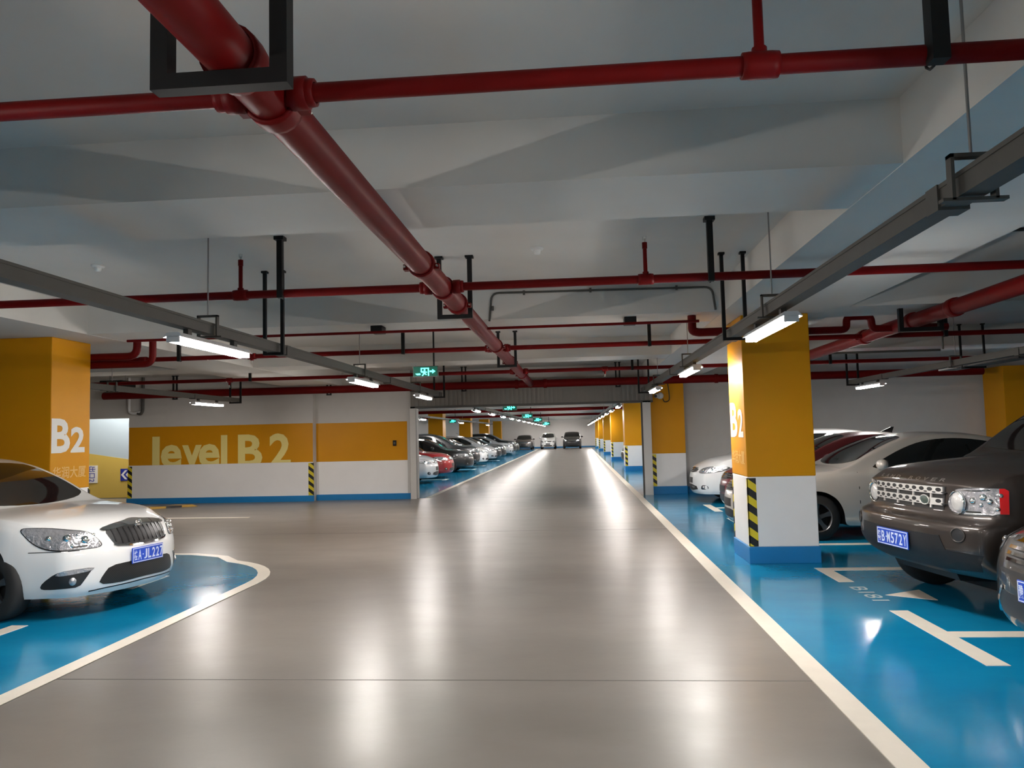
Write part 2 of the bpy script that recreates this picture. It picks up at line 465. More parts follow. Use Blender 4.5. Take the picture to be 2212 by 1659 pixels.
# yellow bands + skirtings
MB().box(-11.49, 18.892, 0.985, -6.625, 18.91, 1.965).build('yellow_band', M['yellow'], wl)
MB().box(-6.612, 19.112, 0.975, -4.25, 19.13, 1.955).build('yellow_band', M['yellow'], wl2)
bs = MB().box(-11.53, 18.86, 0, -6.60, 18.905, 0.145).build('baseboard_north', M['blue_paint']); struct(bs, 'blue skirting below the level lettering', 'baseboard')
bs = MB().box(-6.60, 19.07, 0, -4.15, 19.125, 0.145).build('baseboard_north.001', M['blue_paint']); struct(bs, 'blue skirting beside the shutter opening', 'baseboard')
bs = MB().box(2.8, 19.75, 0, X1, 19.81, 0.145).build('baseboard_north.002', M['blue_paint']); struct(bs, 'blue skirting behind the right bays', 'baseboard')
bs = MB().box(-11, 81.95, 0, 8, 82.01, 0.15).build('baseboard_end', M['blue_paint']); struct(bs, 'blue skirting of the end wall', 'baseboard')
# lettering, cut off by the white dado
mb = MB()
for s, x, w, top in [('l', -10.86, .20, 1.715), ('e', -10.63, .56, 1.50), ('v', -10.06, .52, 1.48), ('e', -9.62, .56, 1.50), ('l', -9.03, .17, 1.715), ('B', -8.58, .64, 1.715), ('2', -7.76, .56, 1.725)]:
    put_text(mb, s, (x, 18.888, 0.885), (1, 0, 0), (0, 0, 1), w, top - .885, 0.028 if s != 'l' else 0.0)
lo = mb.build('painted_lettering', M['letter_cream'], wl, label='cream level B 2 lettering')
bm = bmesh.new(); bm.from_mesh(lo.data)
bmesh.ops.bisect_plane(bm, geom=bm.verts[:] + bm.edges[:] + bm.faces[:], plane_co=(0, 0, .987), plane_no=(0, 0, -1), clear_outer=True)
bm.to_mesh(lo.data); bm.free()

def hazard_strip(parent, x0, y0, z0, x1, y1, z1):
    cx, cy = (x0 + x1) / 2, (y0 + y1) / 2
    o = MB().box(x0 - cx, y0 - cy, z0, x1 - cx, y1 - cy, z1).build('hazard_strip', M['hazard'], parent, (cx, cy, 0))
    return o
MB().box(-11.49, 18.893, 0.14, -6.625, 18.91, .985).build('white_dado', M['dado'], wl)
MB().box(-6.612, 19.113, 0.14, -4.25, 19.13, .975).build('white_dado', M['dado'], wl2)
hazard_strip(wl, -6.74, 18.885, .15, -6.61, 18.92, .96)
hazard_strip(wl, -11.515, 18.885, .15, -11.40, 18.94, .96)

# shutter opening: fascia with ribs, guide posts
fa = MB()
fa.box(-4.13, 19.02, 2.31, 1.92, 19.3, 2.91)
x = -4.1
while x < 1.9:
    fa.box(x, 19.0, 2.33, x + .055, 19.03, 2.91); x += 0.11
fo = fa.build('trim_shutter', pm('ribbed_shutter_steel', (0.21, 0.195, 0.175), 0.55, noise=0.05)); struct(fo, 'ribbed grey steel box over the wide opening', 'shutter box')
bx = MB().box(-4.13, 18.98, 2.27, 1.92, 19.32, 2.32).build('bottom_bar', M['grey_steel'], fo)
wall('wall_north.005', -4.15, 19.3, 2.6, 2.72, 19.6, SLAB, 'wall strip above the shutter box')
for x0, x1, nm, lb_ in [(-4.15, -4.0, 'trim_opening', 'white steel guide post left of the wide opening'), (1.66, 1.86, 'trim_opening.001', 'pale steel guide post right of the wide opening')]:
    mb = MB(); mb.box(x0, 18.98, 0, x1, 19.35, 2.31)
    xx = x1 if x0 < 0 else x0
    o = mb.build(nm, M['paint_white'], bevel=0.006); struct(o, lb_, 'door post')
    MB().box(xx - .04, 19.02, 0.0, xx + .004, 19.06, 2.31).build('guide_groove', M['grey_steel'], o)

# ramp corridor beyond the left opening
wc = MB()
wc.m = 0; wc.box(X0, 21.0, 0, -11.2, 21.2, SLAB)
wc = wc.build('wall_ramp', pm('bluish_white_wall_paint', (0.38, 0.46, 0.51), 0.6)); struct(wc, 'pale blue wall of the ramp with slanting yellow lower part', 'wall')
mb = MB(); mb.prism([(-15.9, .02), (-11.3, .02), (-11.3, 0.87), (-15.9, 1.60)], 'y', 20.985, 21.02); mb.build('yellow_band', M['yellow_pale'], wc, label='slanting pale yellow paint')

# ------------------------------------------------------------------ pillars
def pillar(x0, y0, x1, y1, lab, top=BEAM, hx=1, text=None, nearface=True, full=True, strips=('f',)):
    t = empty('concrete_pillar', ((x0 + x1) / 2, (y0 + y1) / 2, 0))
    struct(t, lab, 'pillar')
    hx_, hy_ = (x1 - x0) / 2, (y1 - y0) / 2
    MB().box(-hx_, -hy_, 0.19, hx_, hy_, 1.0).build('white_lower_shaft', M['dado'], t, bevel=0.01)
    MB().box(-hx_, -hy_, 1.0, hx_, hy_, top).build('yellow_upper_shaft', M['yellow'], t, bevel=0.01)
    MB().box(-hx_ - .014, -hy_ - .014, 0, hx_ + .014, hy_ + .014, 0.195).build('blue_base', M['blue_paint'], t, bevel=0.008)
    a = hx  # +1: aisle is toward -x (right-side pillar); -1: aisle toward +x
    ax = -hx_ if a == 1 else hx_
    # corner guards: front corner and far corner of the aisle face
    for cy in ((-hy_, hy_) if full else (-hy_,)):
        s = 1 if cy < 0 else -1
        mb = MB()
        mb.box(ax - a * .006, cy - s * .006, .2, ax + a * .095, cy + s * .004, .985)
        mb.box(ax - a * .006, cy - s * .006, .2, ax + a * .002, cy + s * .03, .985)
        mb.build('hazard_strip', M['hazard'], t)
    if text:
        big, small, faint = text
        n = -a
        u = (0, -1, 0) if a == 1 else (0, 1, 0)
        mb = MB()
        for s, (o_, z, w, h) in big:
            put_text(mb, s, (ax + n * .004, o_, z), u, (0, 0, 1), w, h, 0.03)
        mb.build('painted_number', M['letter_white'], t, label='white B2 lettering')
        mb = MB()
        s, (o_, z, w, h) = small
        put_text(mb, s, (ax + n * .004, o_, z), u, (0, 0, 1), w, h, 0.012)
        mb.build('painted_characters', faint, t, label='pale row of four characters')
    return t
pc = pillar(1.98, 9.15, 2.76, 10.0, 'yellow and white pillar beside the brown off-roader, lit by the nearest right lamp',
       text=([('B', (0.38, 1.46, 0.40, 0.43)), ('2', (-0.06, 1.46, 0.28, 0.34))], ('华润大厦', (0.36, 1.14, 0.70, 0.16)), M['letter_faint']))
pillar(-7.3, 8.9, -6.42, 9.66, 'large yellow pillar behind the white saloon with B2 on its side', hx=-1,
       text=([('B', (-0.372, 1.46, 0.35, 0.43)), ('2', (-0.01, 1.46, 0.28, 0.33))], ('华润大厦', (-0.34, 1.14, 0.64, 0.15)), pm('worn_white_lettering', srgb(225, 180, 110), 0.5)))
p2 = pillar(1.88, 19.2, 2.70, 20.2, 'yellow pillar with a round camera beside the shutter opening', hx=1)
ords = 'second third fourth fifth sixth'.split()
for i, y in enumerate((30.7, 42.3, 53.7, 65.0, 76.0)):
    pillar(1.95, y, 2.73, y + 1.0, 'yellow pillar in the right row, %s beyond the shutter opening' % ('first ' + ' '.join(ords)).split()[i], hx=1, full=False)
for i, y in enumerate((42.3, 53.7, 65.0, 76.0)):
    pillar(-8.2, y, -7.38, y + 1.0, 'yellow pillar rising behind the far row of parked cars, %s from the opening' % 'first second third fourth'.split()[i], hx=-1, full=False)
pillar(10.05, 18.8, 10.9, 19.7, 'dim yellow pillar behind the brown off-roader against the grey wall', hx=1)
pillar(-8.2, 30.7, -7.38, 31.7, 'yellow pillar hidden behind the near edge of the wall', hx=-1, full=False)

# ------------------------------------------------------------------ lamps
def make_lamp():
    t = empty('fluorescent_lamp')
    mb = MB(); mb.prism([(-.074, -.004), (-.056, .004), (.056, .004), (.074, -.004), (.076, .004), (.045, .035), (-.045, .035), (-.076, .004)], 'y', -0.62, 0.62); mb.build('housing', M['lamp_body'], t)  # side wings added to the shape to keep direct light off the ceiling
    for q in (-.4, .4):
        mb = MB(); mb.box(-.02, q - .03, .03, .02, q + .03, .09); mb.build('mounting_bracket', M['grey_steel'], t)
    for s in (-1, 1):
        mb = MB(); mb.tube([(s * .030, -.606, -.020), (s * .030, .606, -.020)], .020, 8); mb.build('tube', M['tube'], t)
    for s in (-1, 1):
        mb = MB(); mb.box(-.052, s * .605, -.040, .052, s * .62, .004); mb.build('end_cap', M['lamp_body'], t, bevel=0.004)
    return t
lamp0 = make_lamp()
lamp_used = []
def lamp(x, y, z, lab, grp):
    t = lamp0 if not lamp_used else copy_tree(lamp0)
    lamp_used.append(t)
    t.location = (x, y, z)
    tag(t, lab, 'lamp', grp)
    return t
LX, RX, LZ = -2.97, 1.54, 2.345
NUM = 'first second third fourth fifth sixth seventh eighth ninth tenth eleventh twelfth thirteenth fourteenth'.split()
for i, y in enumerate((6.05, 10.6, 14.9)):
    lamp(LX, y, LZ, 'lit fluorescent lamp under the left cable tray, %s' % ['the large one', 'the middle one left of the exit sign', 'the small one beside the opening'][i], 'lamps under the left cable tray')
for i, y in enumerate((6.1, 10.3, 14.75)):
    lamp(RX, y, LZ, 'lit fluorescent lamp under the right cable tray, %s' % ['the large one before the yellow pillar', 'the middle one between two pillars', 'the small one by the round camera'][i], 'lamps under the right cable tray')
for x, s in ((LX, 'left'), (RX, 'right')):
    for y in (1.6, -2.8):
        lamp(x, y, LZ, 'lit fluorescent lamp of the %s tray %s' % (s, 'overhead' if y > 0 else 'behind'), 'lamps out of view')
lamp(-7.6, 15.3, LZ, 'lit fluorescent lamp in front of the level lettering wall', 'lamps over the side bays')
lamp(5.75, 15.4, LZ, 'lit fluorescent lamp over the silver saloon before the grey wall', 'lamps over the side bays')
for i in range(13):
    lamp(-3.15, 24.4 + i * 4.55, LZ, 'lit lamp beyond the opening in the left row, %s from the opening' % NUM[i], 'far left row of lamps')
    lamp(1.36, 24.0 + i * 4.55, LZ, 'lit lamp beyond the opening in the right row, %s from the opening' % NUM[i], 'far right row of lamps')
lamp(-6.95, 34.5, LZ, 'lit lamp over the far left bays beside the first pillar', 'lamps over the far left bays')
lamp(-6.95, 46.5, LZ, 'lit lamp between the two far left pillars', 'lamps over the far left bays')
lamp(-6.95, 60.5, LZ, 'lit lamp against the far yellow pillars', 'lamps over the far left bays')
lamp(-12.9, 20.0, SLAB - .09, 'lit lamp inside the ramp opening', 'lamps out of view')  # no fixture seen here; added to light the ramp wall

# ------------------------------------------------------------------ cable trays
def tray(x, y0, y1, lab, w=.10, h=.085, z=2.43):
    t = empty('cable_tray', (x, (y0 + y1) / 2, z)); tag(t, lab, 'cable tray', 'cable trays')
    L = (y1 - y0) / 2
    mb = MB(); mb.box(-w/2, -L, 0, w/2, L, h); mb.build('channel', M['grey_steel'], t)
    mb = MB(); mb.box(-w/2 - .006, -L, h - .012, w/2 + .006, L, h + .006); mb.build('lid', M['grey_steel'], t)
    y = -L + 1.1
    while y < L:
        mb = MB(); mb.box(-w/2 - .012, y - .05, -.012, w/2 + .012, y + .05, h + .008); mb.build('joint_sleeve', M['grey_steel'], t); y += 4.4
    return t
tray(LX, Y0 + .3, 16.75, 'long grey cable tray above the left lamps')
tray(RX, Y0 + .3, 17.2, 'long grey cable tray above the right lamps')
tray(-7.6, -4, 16.7, 'grey cable tray in front of the level lettering wall')
tray(5.75, -4, 16.4, 'grey cable tray over the silver saloon', w=.10)
tray(-3.15, 21, 80, 'far grey cable tray over the left row of lamps')
tray(1.36, 21, 80, 'far grey cable tray over the right row of lamps')

tray(-6.95, 30.5, 64, 'far grey cable tray over the far left bays')
def rod_hanger(x, y, lab, ztray=2.43):
    t = empty('tray_rod_hanger', (x, y, ztray)); tag(t, lab, 'hanger', 'thin rods holding the cable trays')
    mb = MB(); mb.tube([(0, 0, .165), (0, 0, SLAB - ztray + .01)], .006, 6); mb.build('rod', M['rod'], t)
    mb = MB(); mb.box(-.085, -.02, .145, .085, .02, .16); mb.box(-.085, -.02, -.02, -.072, .02, .16); mb.box(.072, -.02, -.02, .085, .02, .16); mb.box(-.12, -.02, -.025, .12, .02, -.012)
    mb.build('clamp', M['grey_steel'], t)
for i, y in enumerate((3.0, 5.98, 10.4, 14.2)):
    if i: rod_hanger(LX, y, 'thin steel rod with clamp on the left tray, %s' % ['', 'beside the large lamp', 'beside the middle lamp', 'beside the small lamp'][i])
    rod_hanger(RX, y, 'thin steel rod with clamp on the right tray, %s' % ['nearest the picture edge', 'above the large lamp', 'beside the middle lamp', 'beside the small lamp'][i])

for i, y in enumerate((22, 36, 50, 64, 79)):
    for x, w in ((-3.15, 'left'), (1.36, 'right')):
        rod_hanger(x, y, 'thin rod on the far %s tray, %s from the opening' % (w, NUM[i]))
for y in (31, 47, 63): rod_hanger(-6.95, y, 'thin rod on the tray over the far left bays at %s' % {31: 'its near end', 47: 'its middle', 63: 'its far end'}[y])
for x, w in ((-7.6, 'left'), (5.75, 'right')):
    for y in (0, 7): rod_hanger(x, y, 'thin rod on the %s side tray out of view' % w)
rod_hanger(5.75, 12, 'thin rod on the tray over the silver saloon'); rod_hanger(-7.6, 12, 'thin rod on the tray before the level lettering')
def u_hanger(xa, xb, y, zb, lab, th=.04, grp='black U-shaped hangers', ztop=SLAB):
    t = empty('u_hanger', ((xa + xb) / 2, y, zb)); tag(t, lab, 'pipe hanger', grp)
    hw = (xb - xa) / 2; H_ = ztop - zb
    for s in (-1, 1):
        mb = MB(); mb.box(s * hw - th/2, -th/2, 0, s * hw + th/2, th/2, H_ + .003); mb.build('post', M['black'], t)
        mb = MB(); mb.box(s * hw - th*.9, -th*.9, H_ - .02, s * hw + th*.9, th*.9, H_ + .003); mb.build('foot_plate', M['black'], t)
    mb = MB(); mb.box(-hw - th/2, -th/2, -th*.9, hw + th/2, th/2, 0); mb.build('crossbar', M['black'], t)
    return t
u_hanger(-1.25, -0.87, 2.22, 2.695, 'heavy black U hanger round the large red pipe nearest the camera', .055)
u_hanger(-1.24, -0.95, 7.06, 2.695, 'black U hanger round the large red pipe before the bent conduit', .042)
u_hanger(-1.22, -0.94, 12.4, 2.695, 'black U hanger round the large red pipe near the opening', .042)
u_hanger(-3.06, -2.88, 7.35, 2.43, 'tall black U hanger holding the left tray behind the large lamp', .032)
u_hanger(1.44, 1.64, 7.37, 2.43, 'tall black U hanger holding the right tray in front of the pillar', .032)
u_hanger(-3.08, -2.86, 16.65, 2.43, 'black U hanger at the end of the left tray beside the exit sign', .035)
u_hanger(1.43, 1.65, 17.1, 2.43, 'black U hanger at the end of the right tray beside the opening', .035)
u_hanger(-7.72, -7.48, 16.6, 2.43, 'black U hanger at the end of the short tray over the lettering', .035)
u_hanger(5.64, 5.86, 16.3, 2.43, 'black U hanger over the silver saloon', .035)
u_hanger(3.78, 4.22, 9.1, 2.68, 'black U hanger round the right red pipe', .05)

def post_hanger(x, y, z, lab, th=.045, ztop=SLAB):
    t = empty('post_hanger', (x, y, z)); tag(t, lab, 'pipe hanger', 'single black pipe posts')
    mb = MB(); mb.box(-th/2, -th/2 - .045, 0, th/2, th/2 - .045, ztop - z + .003); mb.build('post', M['black'], t)
    mb = MB(); mb.box(-th*.9, -th*.9 - .045, ztop - z - .03, th*.9, th*.9 - .045, ztop - z + .003); mb.build('foot_plate', M['black'], t)
    mb = MB(); mb.tube([(0, .062 * math.cos(a) * .75, .045 + .045 * math.sin(a)) for a in [PI * 2 * k / 10 for k in range(11)]], .005, 6); mb.build('clip_ring', M['black'], t)
post_hanger(1.21, 2.56, 2.735, 'broad black post on the nearest cross pipe', .055)
for x, w in ((1.11, 'right of the large pipe'), (-2.41, 'left of the large pipe')):
    post_hanger(x, 6.15, 2.735, 'black post on the second cross pipe, ' + w)
for x, w in ((-5.73, 'near the left pillar'), (-2.41, 'left of the large pipe'), (1.06, 'right of the large pipe'), (5.0, 'behind the right pillar')):
    post_hanger(x, 10.7, 2.735, 'black post on the third cross pipe, ' + w)
for x, w in ((-6.43, 'near the short tray'), (-2.7, 'left of the large pipe'), (1.12, 'before the opening'), (4.8, 'behind the right pillar')):
    post_hanger(x, 14.75, 2.735, 'black post on the fourth cross pipe, ' + w)
for x, w in ((-10.1, 'at the far left'), (-6.1, 'over the wall corner'), (-2.70, 'beside the exit sign'), (1.06, 'over the shutter box'), (4.75, 'over the white hatchback')):
    u_hanger(x - .045, x + .045, 18.6, 2.67, 'narrow black hanger on the thick pipe along the wall, ' + w, .035)

# ------------------------------------------------------------------ red pipes
def coupling(parent, c, axis, r, w=.05, bolts=False):
    mb = MB()
    prof = [(r + .002, -w), (r + .014, -w), (r + .016, -w * .6), (r + .016, w * .6), (r + .014, w), (r + .002, w)]
    mb.lathe(prof, c, axis, 20)
    mb.build('coupling', M['red'], parent)
    if bolts:
        for s in (-1, 1):
            mb = MB()
            d = Vector((s * (r + .025), 0, -.02))
            p = Vector(c) + d
            mb.box(p.x - .02, p.y - .03, p.z - .02, p.x + .02, p.y + .03, p.z + .02); mb.build('coupling_lug', M['red'], parent)
            mb = MB(); mb.tube([(p.x + s * .008, p.y - .055, p.z), (p.x + s * .008, p.y + .055, p.z)], .008, 8); mb.build('bolt', M['bolt'], parent)
ZP = 2.78
def sprinkler(t, x, y, z, up=True, h=.30, r=.017):
    s = 1 if up else -1
    mb = MB(); mb.tube([(x, y, z + s * .02), (x, y, z + s * h)], r, 10)
    mb.tube([(x, y, z + s * .02), (x, y, z + s * .06)], r * 1.5, 10)
    mb.tube([(x, y, z + s * (h - .05)), (x, y, z + s * h)], r * 1.25, 10)
    ri = mb.build('sprinkler_riser', M['red'], t)
    mb = MB(); mb.tube([(x, y, z + s * h), (x, y, z + s * (h + .03))], .008, 8); mb.tube([(x, y, z + s * (h + .045)), (x, y, z + s * (h + .048))], .02, 12); mb.box(x - .014, y - .002, z + s * (h + .02), x - .010, y + .002, z + s * (h + .046)); mb.box(x + .010, y - .002, z + s * (h + .02), x + .014, y + .002, z + s * (h + .046))
    mb.build('sprinkler_head', M['bolt'], ri)
def cross_pipe(y, x0, x1, r, lab, z=ZP, spr=(), coup=(), tee=None, slope=0.0):
    t = empty('red_sprinkler_pipe', ((x0 + x1) / 2, y, z)); tag(t, lab, 'pipe', 'red pipes crossing the aisle')
    cx = (x0 + x1) / 2
    mb = MB(); mb.tube([(x0 - cx, 0, 0), (x1 - cx, 0, 0)], r, 14); mb.build('pipe_run', M['red'], t)
    for x in coup: coupling(t, (x - cx, 0, 0), 'x', r, .04)
    for a in spr:
        x, up, h = a
        coupling(t, (x - cx, 0, 0), 'x', r - .004, .06)
        sprinkler(t, x - cx, 0, 0, up, h)
    return t
cross_pipe(2.56, -9, 9, .034, 'red pipe crossing overhead nearest the camera', spr=((.655, True, .40), (-3.4, True, .40), (4.6, True, .4)), coup=(-.92, -1.2))
cross_pipe(6.15, -12, 9, .034, 'second red cross pipe carrying two upright sprinklers', spr=((-2.77, True, .30), (.60, True, .30), (4.2, True, .3)), coup=(-.92, -1.2))
cross_pipe(10.7, -12, 9, .034, 'third red cross pipe just before the yellow pillars', spr=((-6.3, False, .08), (-4.65, False, .05)), coup=(-.92, -1.2))
cross_pipe(14.8, -12, 9, .036, 'fourth red cross pipe behind the exit sign', spr=((-6.9, False, .10), (0.6, False, .10)), coup=(-.92, -1.2))
cross_pipe(18.6, -12, 9.5, .095, 'thick dark red pipe running along the wall above the opening', coup=(-.7, -1.4, 3.4))
cross_pipe(8.66, -5.3, 1.42, .016, 'thin red pipe below the conduit beam')
cross_pipe(38.0, -10, 7, .08, 'far red pipe crossing beyond the opening', z=2.75)
cross_pipe(49.5, -10, 7, .08, 'far red pipe crossing deep beyond the opening', z=2.75)
for x, y, w in ((-5, 38.0, 'left part of the nearer'), (3, 38.0, 'right part of the nearer'), (-5, 49.5, 'left part of the farther'), (3, 49.5, 'right part of the farther')):
    post_hanger(x, y, 2.69, 'black post on the %s far cross pipe' % w)
# bent runs
def bend(pts, r_b=.07, n=5):
    out = [Vector(pts[0])]
    for i in range(1, len(pts) - 1):
        p = Vector(pts[i]); a = (Vector(pts[i-1]) - p); b = (Vector(pts[i+1]) - p)
        d = min(r_b, a.length * .45, b.length * .45); a.normalize(); b.normalize()
        A = p + a * d; B = p + b * d
        for k in range(n + 1):
            s = k / n
            out.append(A * (1-s)**2 + p * 2*s*(1-s) + B * s*s)
    out.append(Vector(pts[-1]))
    return out
def bent_pipe(pts, r, lab, org, name='red_bent_pipe'):
    t = empty(name, org); tag(t, lab, 'pipe')
    o = Vector(org)
    mb = MB(); mb.tube([p - o for p in bend(pts, r * 2.6)], r, 14); mb.build('pipe_run', M['red'], t)
    return t
bent_pipe([(1.40, 9.05, 2.90), (1.40, 9.05, 2.72), (1.47, 9.05, 2.70), (1.95, 9.05, 2.70)], .05, 'red elbow pipe left of the yellow pillar', (1.6, 9.05, 2.7))
bent_pipe([(2.8, 9.75, 2.76), (3.40, 9.75, 2.76), (3.40, 9.75, 2.92), (3.70, 9.75, 2.92), (3.70, 9.75, 2.76), (4.6, 9.75, 2.76)], .045, 'red pipe with a raised loop right of the yellow pillar', (3.5, 9.75, 2.76))
bent_pipe([(-7.2, 9.705, 2.72), (-5.80, 9.705, 2.72), (-5.80, 9.705, SLAB)], .05, 'upper red elbow pipe emerging behind the large yellow pillar', (-6, 9.705, 2.72))
bent_pipe([(-7.2, 9.70, 2.61), (-5.58, 9.70, 2.61), (-5.58, 9.70, SLAB)], .045, 'lower red elbow pipe emerging behind the large yellow pillar', (-6, 9.70, 2.61))
# large pipe along the aisle
BX = -1.055
t = empty('large_red_pipe', (BX, 8, ZP)); tag(t, 'large red main pipe running down the aisle ceiling', 'pipe')
mb = MB(); mb.tube([(0, Y0 + .5 - 8, 0), (0, 18.6 - 8, 0)], .083, 24); mb.build('pipe_run', M['red'], t)
for y in (2.30, 2.62, 5.3, 6.2, 6.95, 10.4, 12.7, 15.5):
    coupling(t, (0, y - 8, 0), 'y', .083, .05, bolts=y > 2.4)
for y in (2.56, 6.15, 10.7, 14.8):
    mb = MB(); mb.lathe([(.050, -.15), (.058, -.148), (.058, -.09), (.045, -.088), (.045, .088), (.058, .09), (.058, .148), (.050, .15)], (0, y - 8, 0), 'x', 16); mb.build('branch_tee', M['red'], t)
mb = MB(); mb.ball((0, 10.62, 0), .1, .1, .1); mb.build('end_joint', M['red'], t)
# right large pipe
t = empty('large_red_pipe', (4.0, 8, ZP)); tag(t, 'large red pipe over the right bays behind the pillar', 'pipe')
mb = MB(); mb.tube([(0, -9, 0), (0, 10.6, 0)], .085, 20); mb.build('pipe_run', M['red'], t)
for y in (8.3, 9.3, 10.8):
    coupling(t, (0, y - 8, 0), 'y', .085, .06, bolts=y > 10)

# ------------------------------------------------------------------ small fittings
def conduit(pts, r, lab, name='conduit', boxes=()):
    o = Vector(pts[0]); t = empty(name, o); tag(t, lab, 'conduit')
    mb = MB(); mb.tube([p - o for p in bend(pts, .09)], r, 8); mb.build('pipe_run', M['grey_steel'], t)
    for b in boxes:
        p = Vector(b) - o
        mb = MB(); mb.box(p.x - .012, -.02, p.z - .025, p.x + .012, .012, p.z + .025); mb.build('saddle_clip', M['grey_steel'], t)
conduit([(-.96, 8.785, 2.88), (-.93, 8.785, 3.21), (1.60, 8.785, 3.185), (1.63, 8.785, 2.92)], .012, 'thin grey conduit bent along the cross beam',
        boxes=[(-.92, 8.785, 3.03), (-.55, 8.785, 3.2), (.22, 8.785, 3.2), (1.2, 8.785, 3.19)])
conduit([(3.12, 6.9, 3.235), (8.0, 6.9, 3.235)], .014, 'grey conduit on the ceiling over the right bays')
conduit([(3.95, 12.4, 2.72), (5.72, 12.4, 2.72)], .018, 'pale conduit crossing behind the right red pipe')
conduit([(5.72, 12.3, 2.72), (5.72, 12.3, SLAB)], .014, 'short upright conduit at the end of the crossing one')
t = tray(6.75, 2.0, 14.4, 'broad dark cable ladder above the brown off-roader', w=.32, h=.06, z=2.52)
for y in (4.0, 9.0, 13.5):
    u_hanger(6.56, 6.94, y, 2.52, 'black U hanger under the broad cable ladder, %s' % {4.0: 'out of view', 9.0: 'middle one', 13.5: 'farthest one'}[y], .03)
def smoke(x, y, lab):
    t = empty('smoke_detector', (x, y, SLAB)); tag(t, lab, 'smoke detector', 'smoke detectors')
    mb = MB(); mb.lathe([(0, -.02), (.055, -.02), (.06, -.012), (.06, .003)], (0, 0, 0), 'z', 24); mb.build('base', M['white_plastic'], t)
    mb = MB(); mb.lathe([(0, -.062), (.022, -.06), (.03, -.05), (.034, -.02), (.034, -.015)], (0, 0, 0), 'z', 20); mb.build('sensor', M['white_plastic'], t)
smoke(-.30, 6.86, 'round white smoke detector on the ceiling right of the large red pipe')
smoke(-4.46, 6.8, 'round white smoke detector on the ceiling at the left')

def exit_sign(x, y, z, lab, w=.38, h=.165, full=True, arrow=1):
    t = empty('exit_sign', (x, y, z)); tag(t, lab, 'exit sign', 'green exit signs')
    mb = MB(); mb.box(-w/2, 0, -h/2, w/2, .05, h/2); mb.build('housing', M['grey_steel'], t, bevel=0.004)
    mb = MB(); mb.box(-w/2 + .012, -.003, -h/2 + .012, w/2 - .012, .002, h/2 - .012); mb.build('face', M['sign_green'], t)
    mb = MB(); k = h / .165; y_ = -.006
    def q(pts): mb.prism([(a * k, b * k) for a, b in pts], 'y', y_, -.0025)
    # door frame
    q([(-.07, .055), (.055, .055), (.055, .04), (-.07, .04)]); q([(-.07, .04), (-.052, .04), (-.052, -.01), (-.07, -.01)]); q([(.037, .04), (.055, .04), (.055, -.065), (.037, -.065)])
    # running figure: head, trunk, arms, legs
    q([(-.012 + .014 * math.cos(a), .022 + .014 * math.sin(a)) for a in [2 * PI * i / 10 for i in range(10)]])
    q([(-.05, .004), (-.005, .006), (.005, -.03), (-.03, -.034)]); q([(-.05, .004), (-.062, -.014), (-.05, -.02), (-.036, -.006)])
    q([(-.03, -.03), (-.002, -.03), (.022, -.045), (.012, -.055)]); q([(-.03, -.03), (-.012, -.034), (-.04, -.066), (-.055, -.062)]); q([(-.002, .004), (.026, -.008), (.02, -.02), (-.006, -.012)])
    # trail and arrow
    q([(-.15, -.03), (-.075, -.028), (-.075, -.05), (-.13, -.052)])
    q([(.065, .012), (.105, .012), (.105, .032), (.15, 0), (.105, -.032), (.105, -.012), (.065, -.012)])
    mb.build('symbol', M['sign_glow'], t, label='lit running figure, door and arrow')
    mb = MB(); mb.box(w * .30, .01, h/2, w * .36, .03, SLAB - z + .003); mb.build('hanging_post', M['black'], t)
    return t
exit_sign(-2.20, 11.2, 2.525, 'green exit sign with running figure hanging before the opening')
for i, (x, y, z, w) in enumerate(((-2.17, 25.5, 2.46, .48), (-2.38, 38.2, 2.46, .55), (-2.40, 49.2, 2.46, .6), (-2.5, 66, 2.42, .7))):
    exit_sign(x, y, z, 'small glowing green sign beyond the opening, %s of four in depth' % NUM[i], w=w, h=w * .42)
exit_sign(-6.6, 41.0, 2.35, 'small green sign between the two far left pillars', w=.4, h=.18)

# dome camera on the pillar
t = empty('security_camera', (2.12, 19.165, 2.43)); tag(t, 'white round security camera on the yellow pillar by the opening', 'camera')
mb = MB(); mb.lathe([(0, -.07), (.05, -.065), (.075, -.04), (.085, 0), (.085, .03)], (0, 0, 0), 'y', 20); mb.build('housing', M['white_plastic'], t)
mb = MB(); mb.tube([(-.04, -.05, 0), (-.12, -.13, -.01)], [.045, .05], 14); mb.build('barrel', M['white_plastic'], t)
mb = MB(); mb.tube([(-.12, -.13, -.01), (-.126, -.138, -.011)], .04, 14); mb.build('lens', M['trim_black'], t)
mb = MB(); mb.tube(bend([(.06, -.01, -.08), (.10, -.02, -.17), (.22, -.02, -.13), (.22, -.02, .05), (.18, -.01, .4)], .09), .012, 8); mb.build('cable', M['trim_black'], t)

# call point, wall signs, speed bump, drain pipes, dark boxes
t = empty('call_point', (-4.57, 19.11, 1.41)); tag(t, 'tiny dark switch box on the yellow band near the opening', 'switch')
MB().box(-.045, -.03, -.07, .045, .005, .07).build('box', M['black'], t, bevel=.005)
MB().box(-.025, -.034, -.03, .025, -.028, .03).build('button', M['grey_steel'], t)
t = empty('direction_sign', (-12.83, 20.98, .67)); tag(t, 'blue square sign with two white chevrons on the ramp wall', 'sign')
MB().box(-.17, -.012, -.17, .17, .01, .17).build('panel', M['sign_blue'], t)
mb = MB()
for dx in (-.06, .08):
    mb.prism([(dx - .09, 0), (dx + .03, -.13), (dx + .10, -.13), (dx - .02, 0), (dx + .10, .13), (dx + .03, .13)], 'y', -.018, -.011)
mb.build('chevrons', M['letter_white'], t)
t = empty('notice_board', (-13.85, 20.98, .70)); tag(t, 'white upright notice beside the yellow pillar on the ramp wall', 'sign')
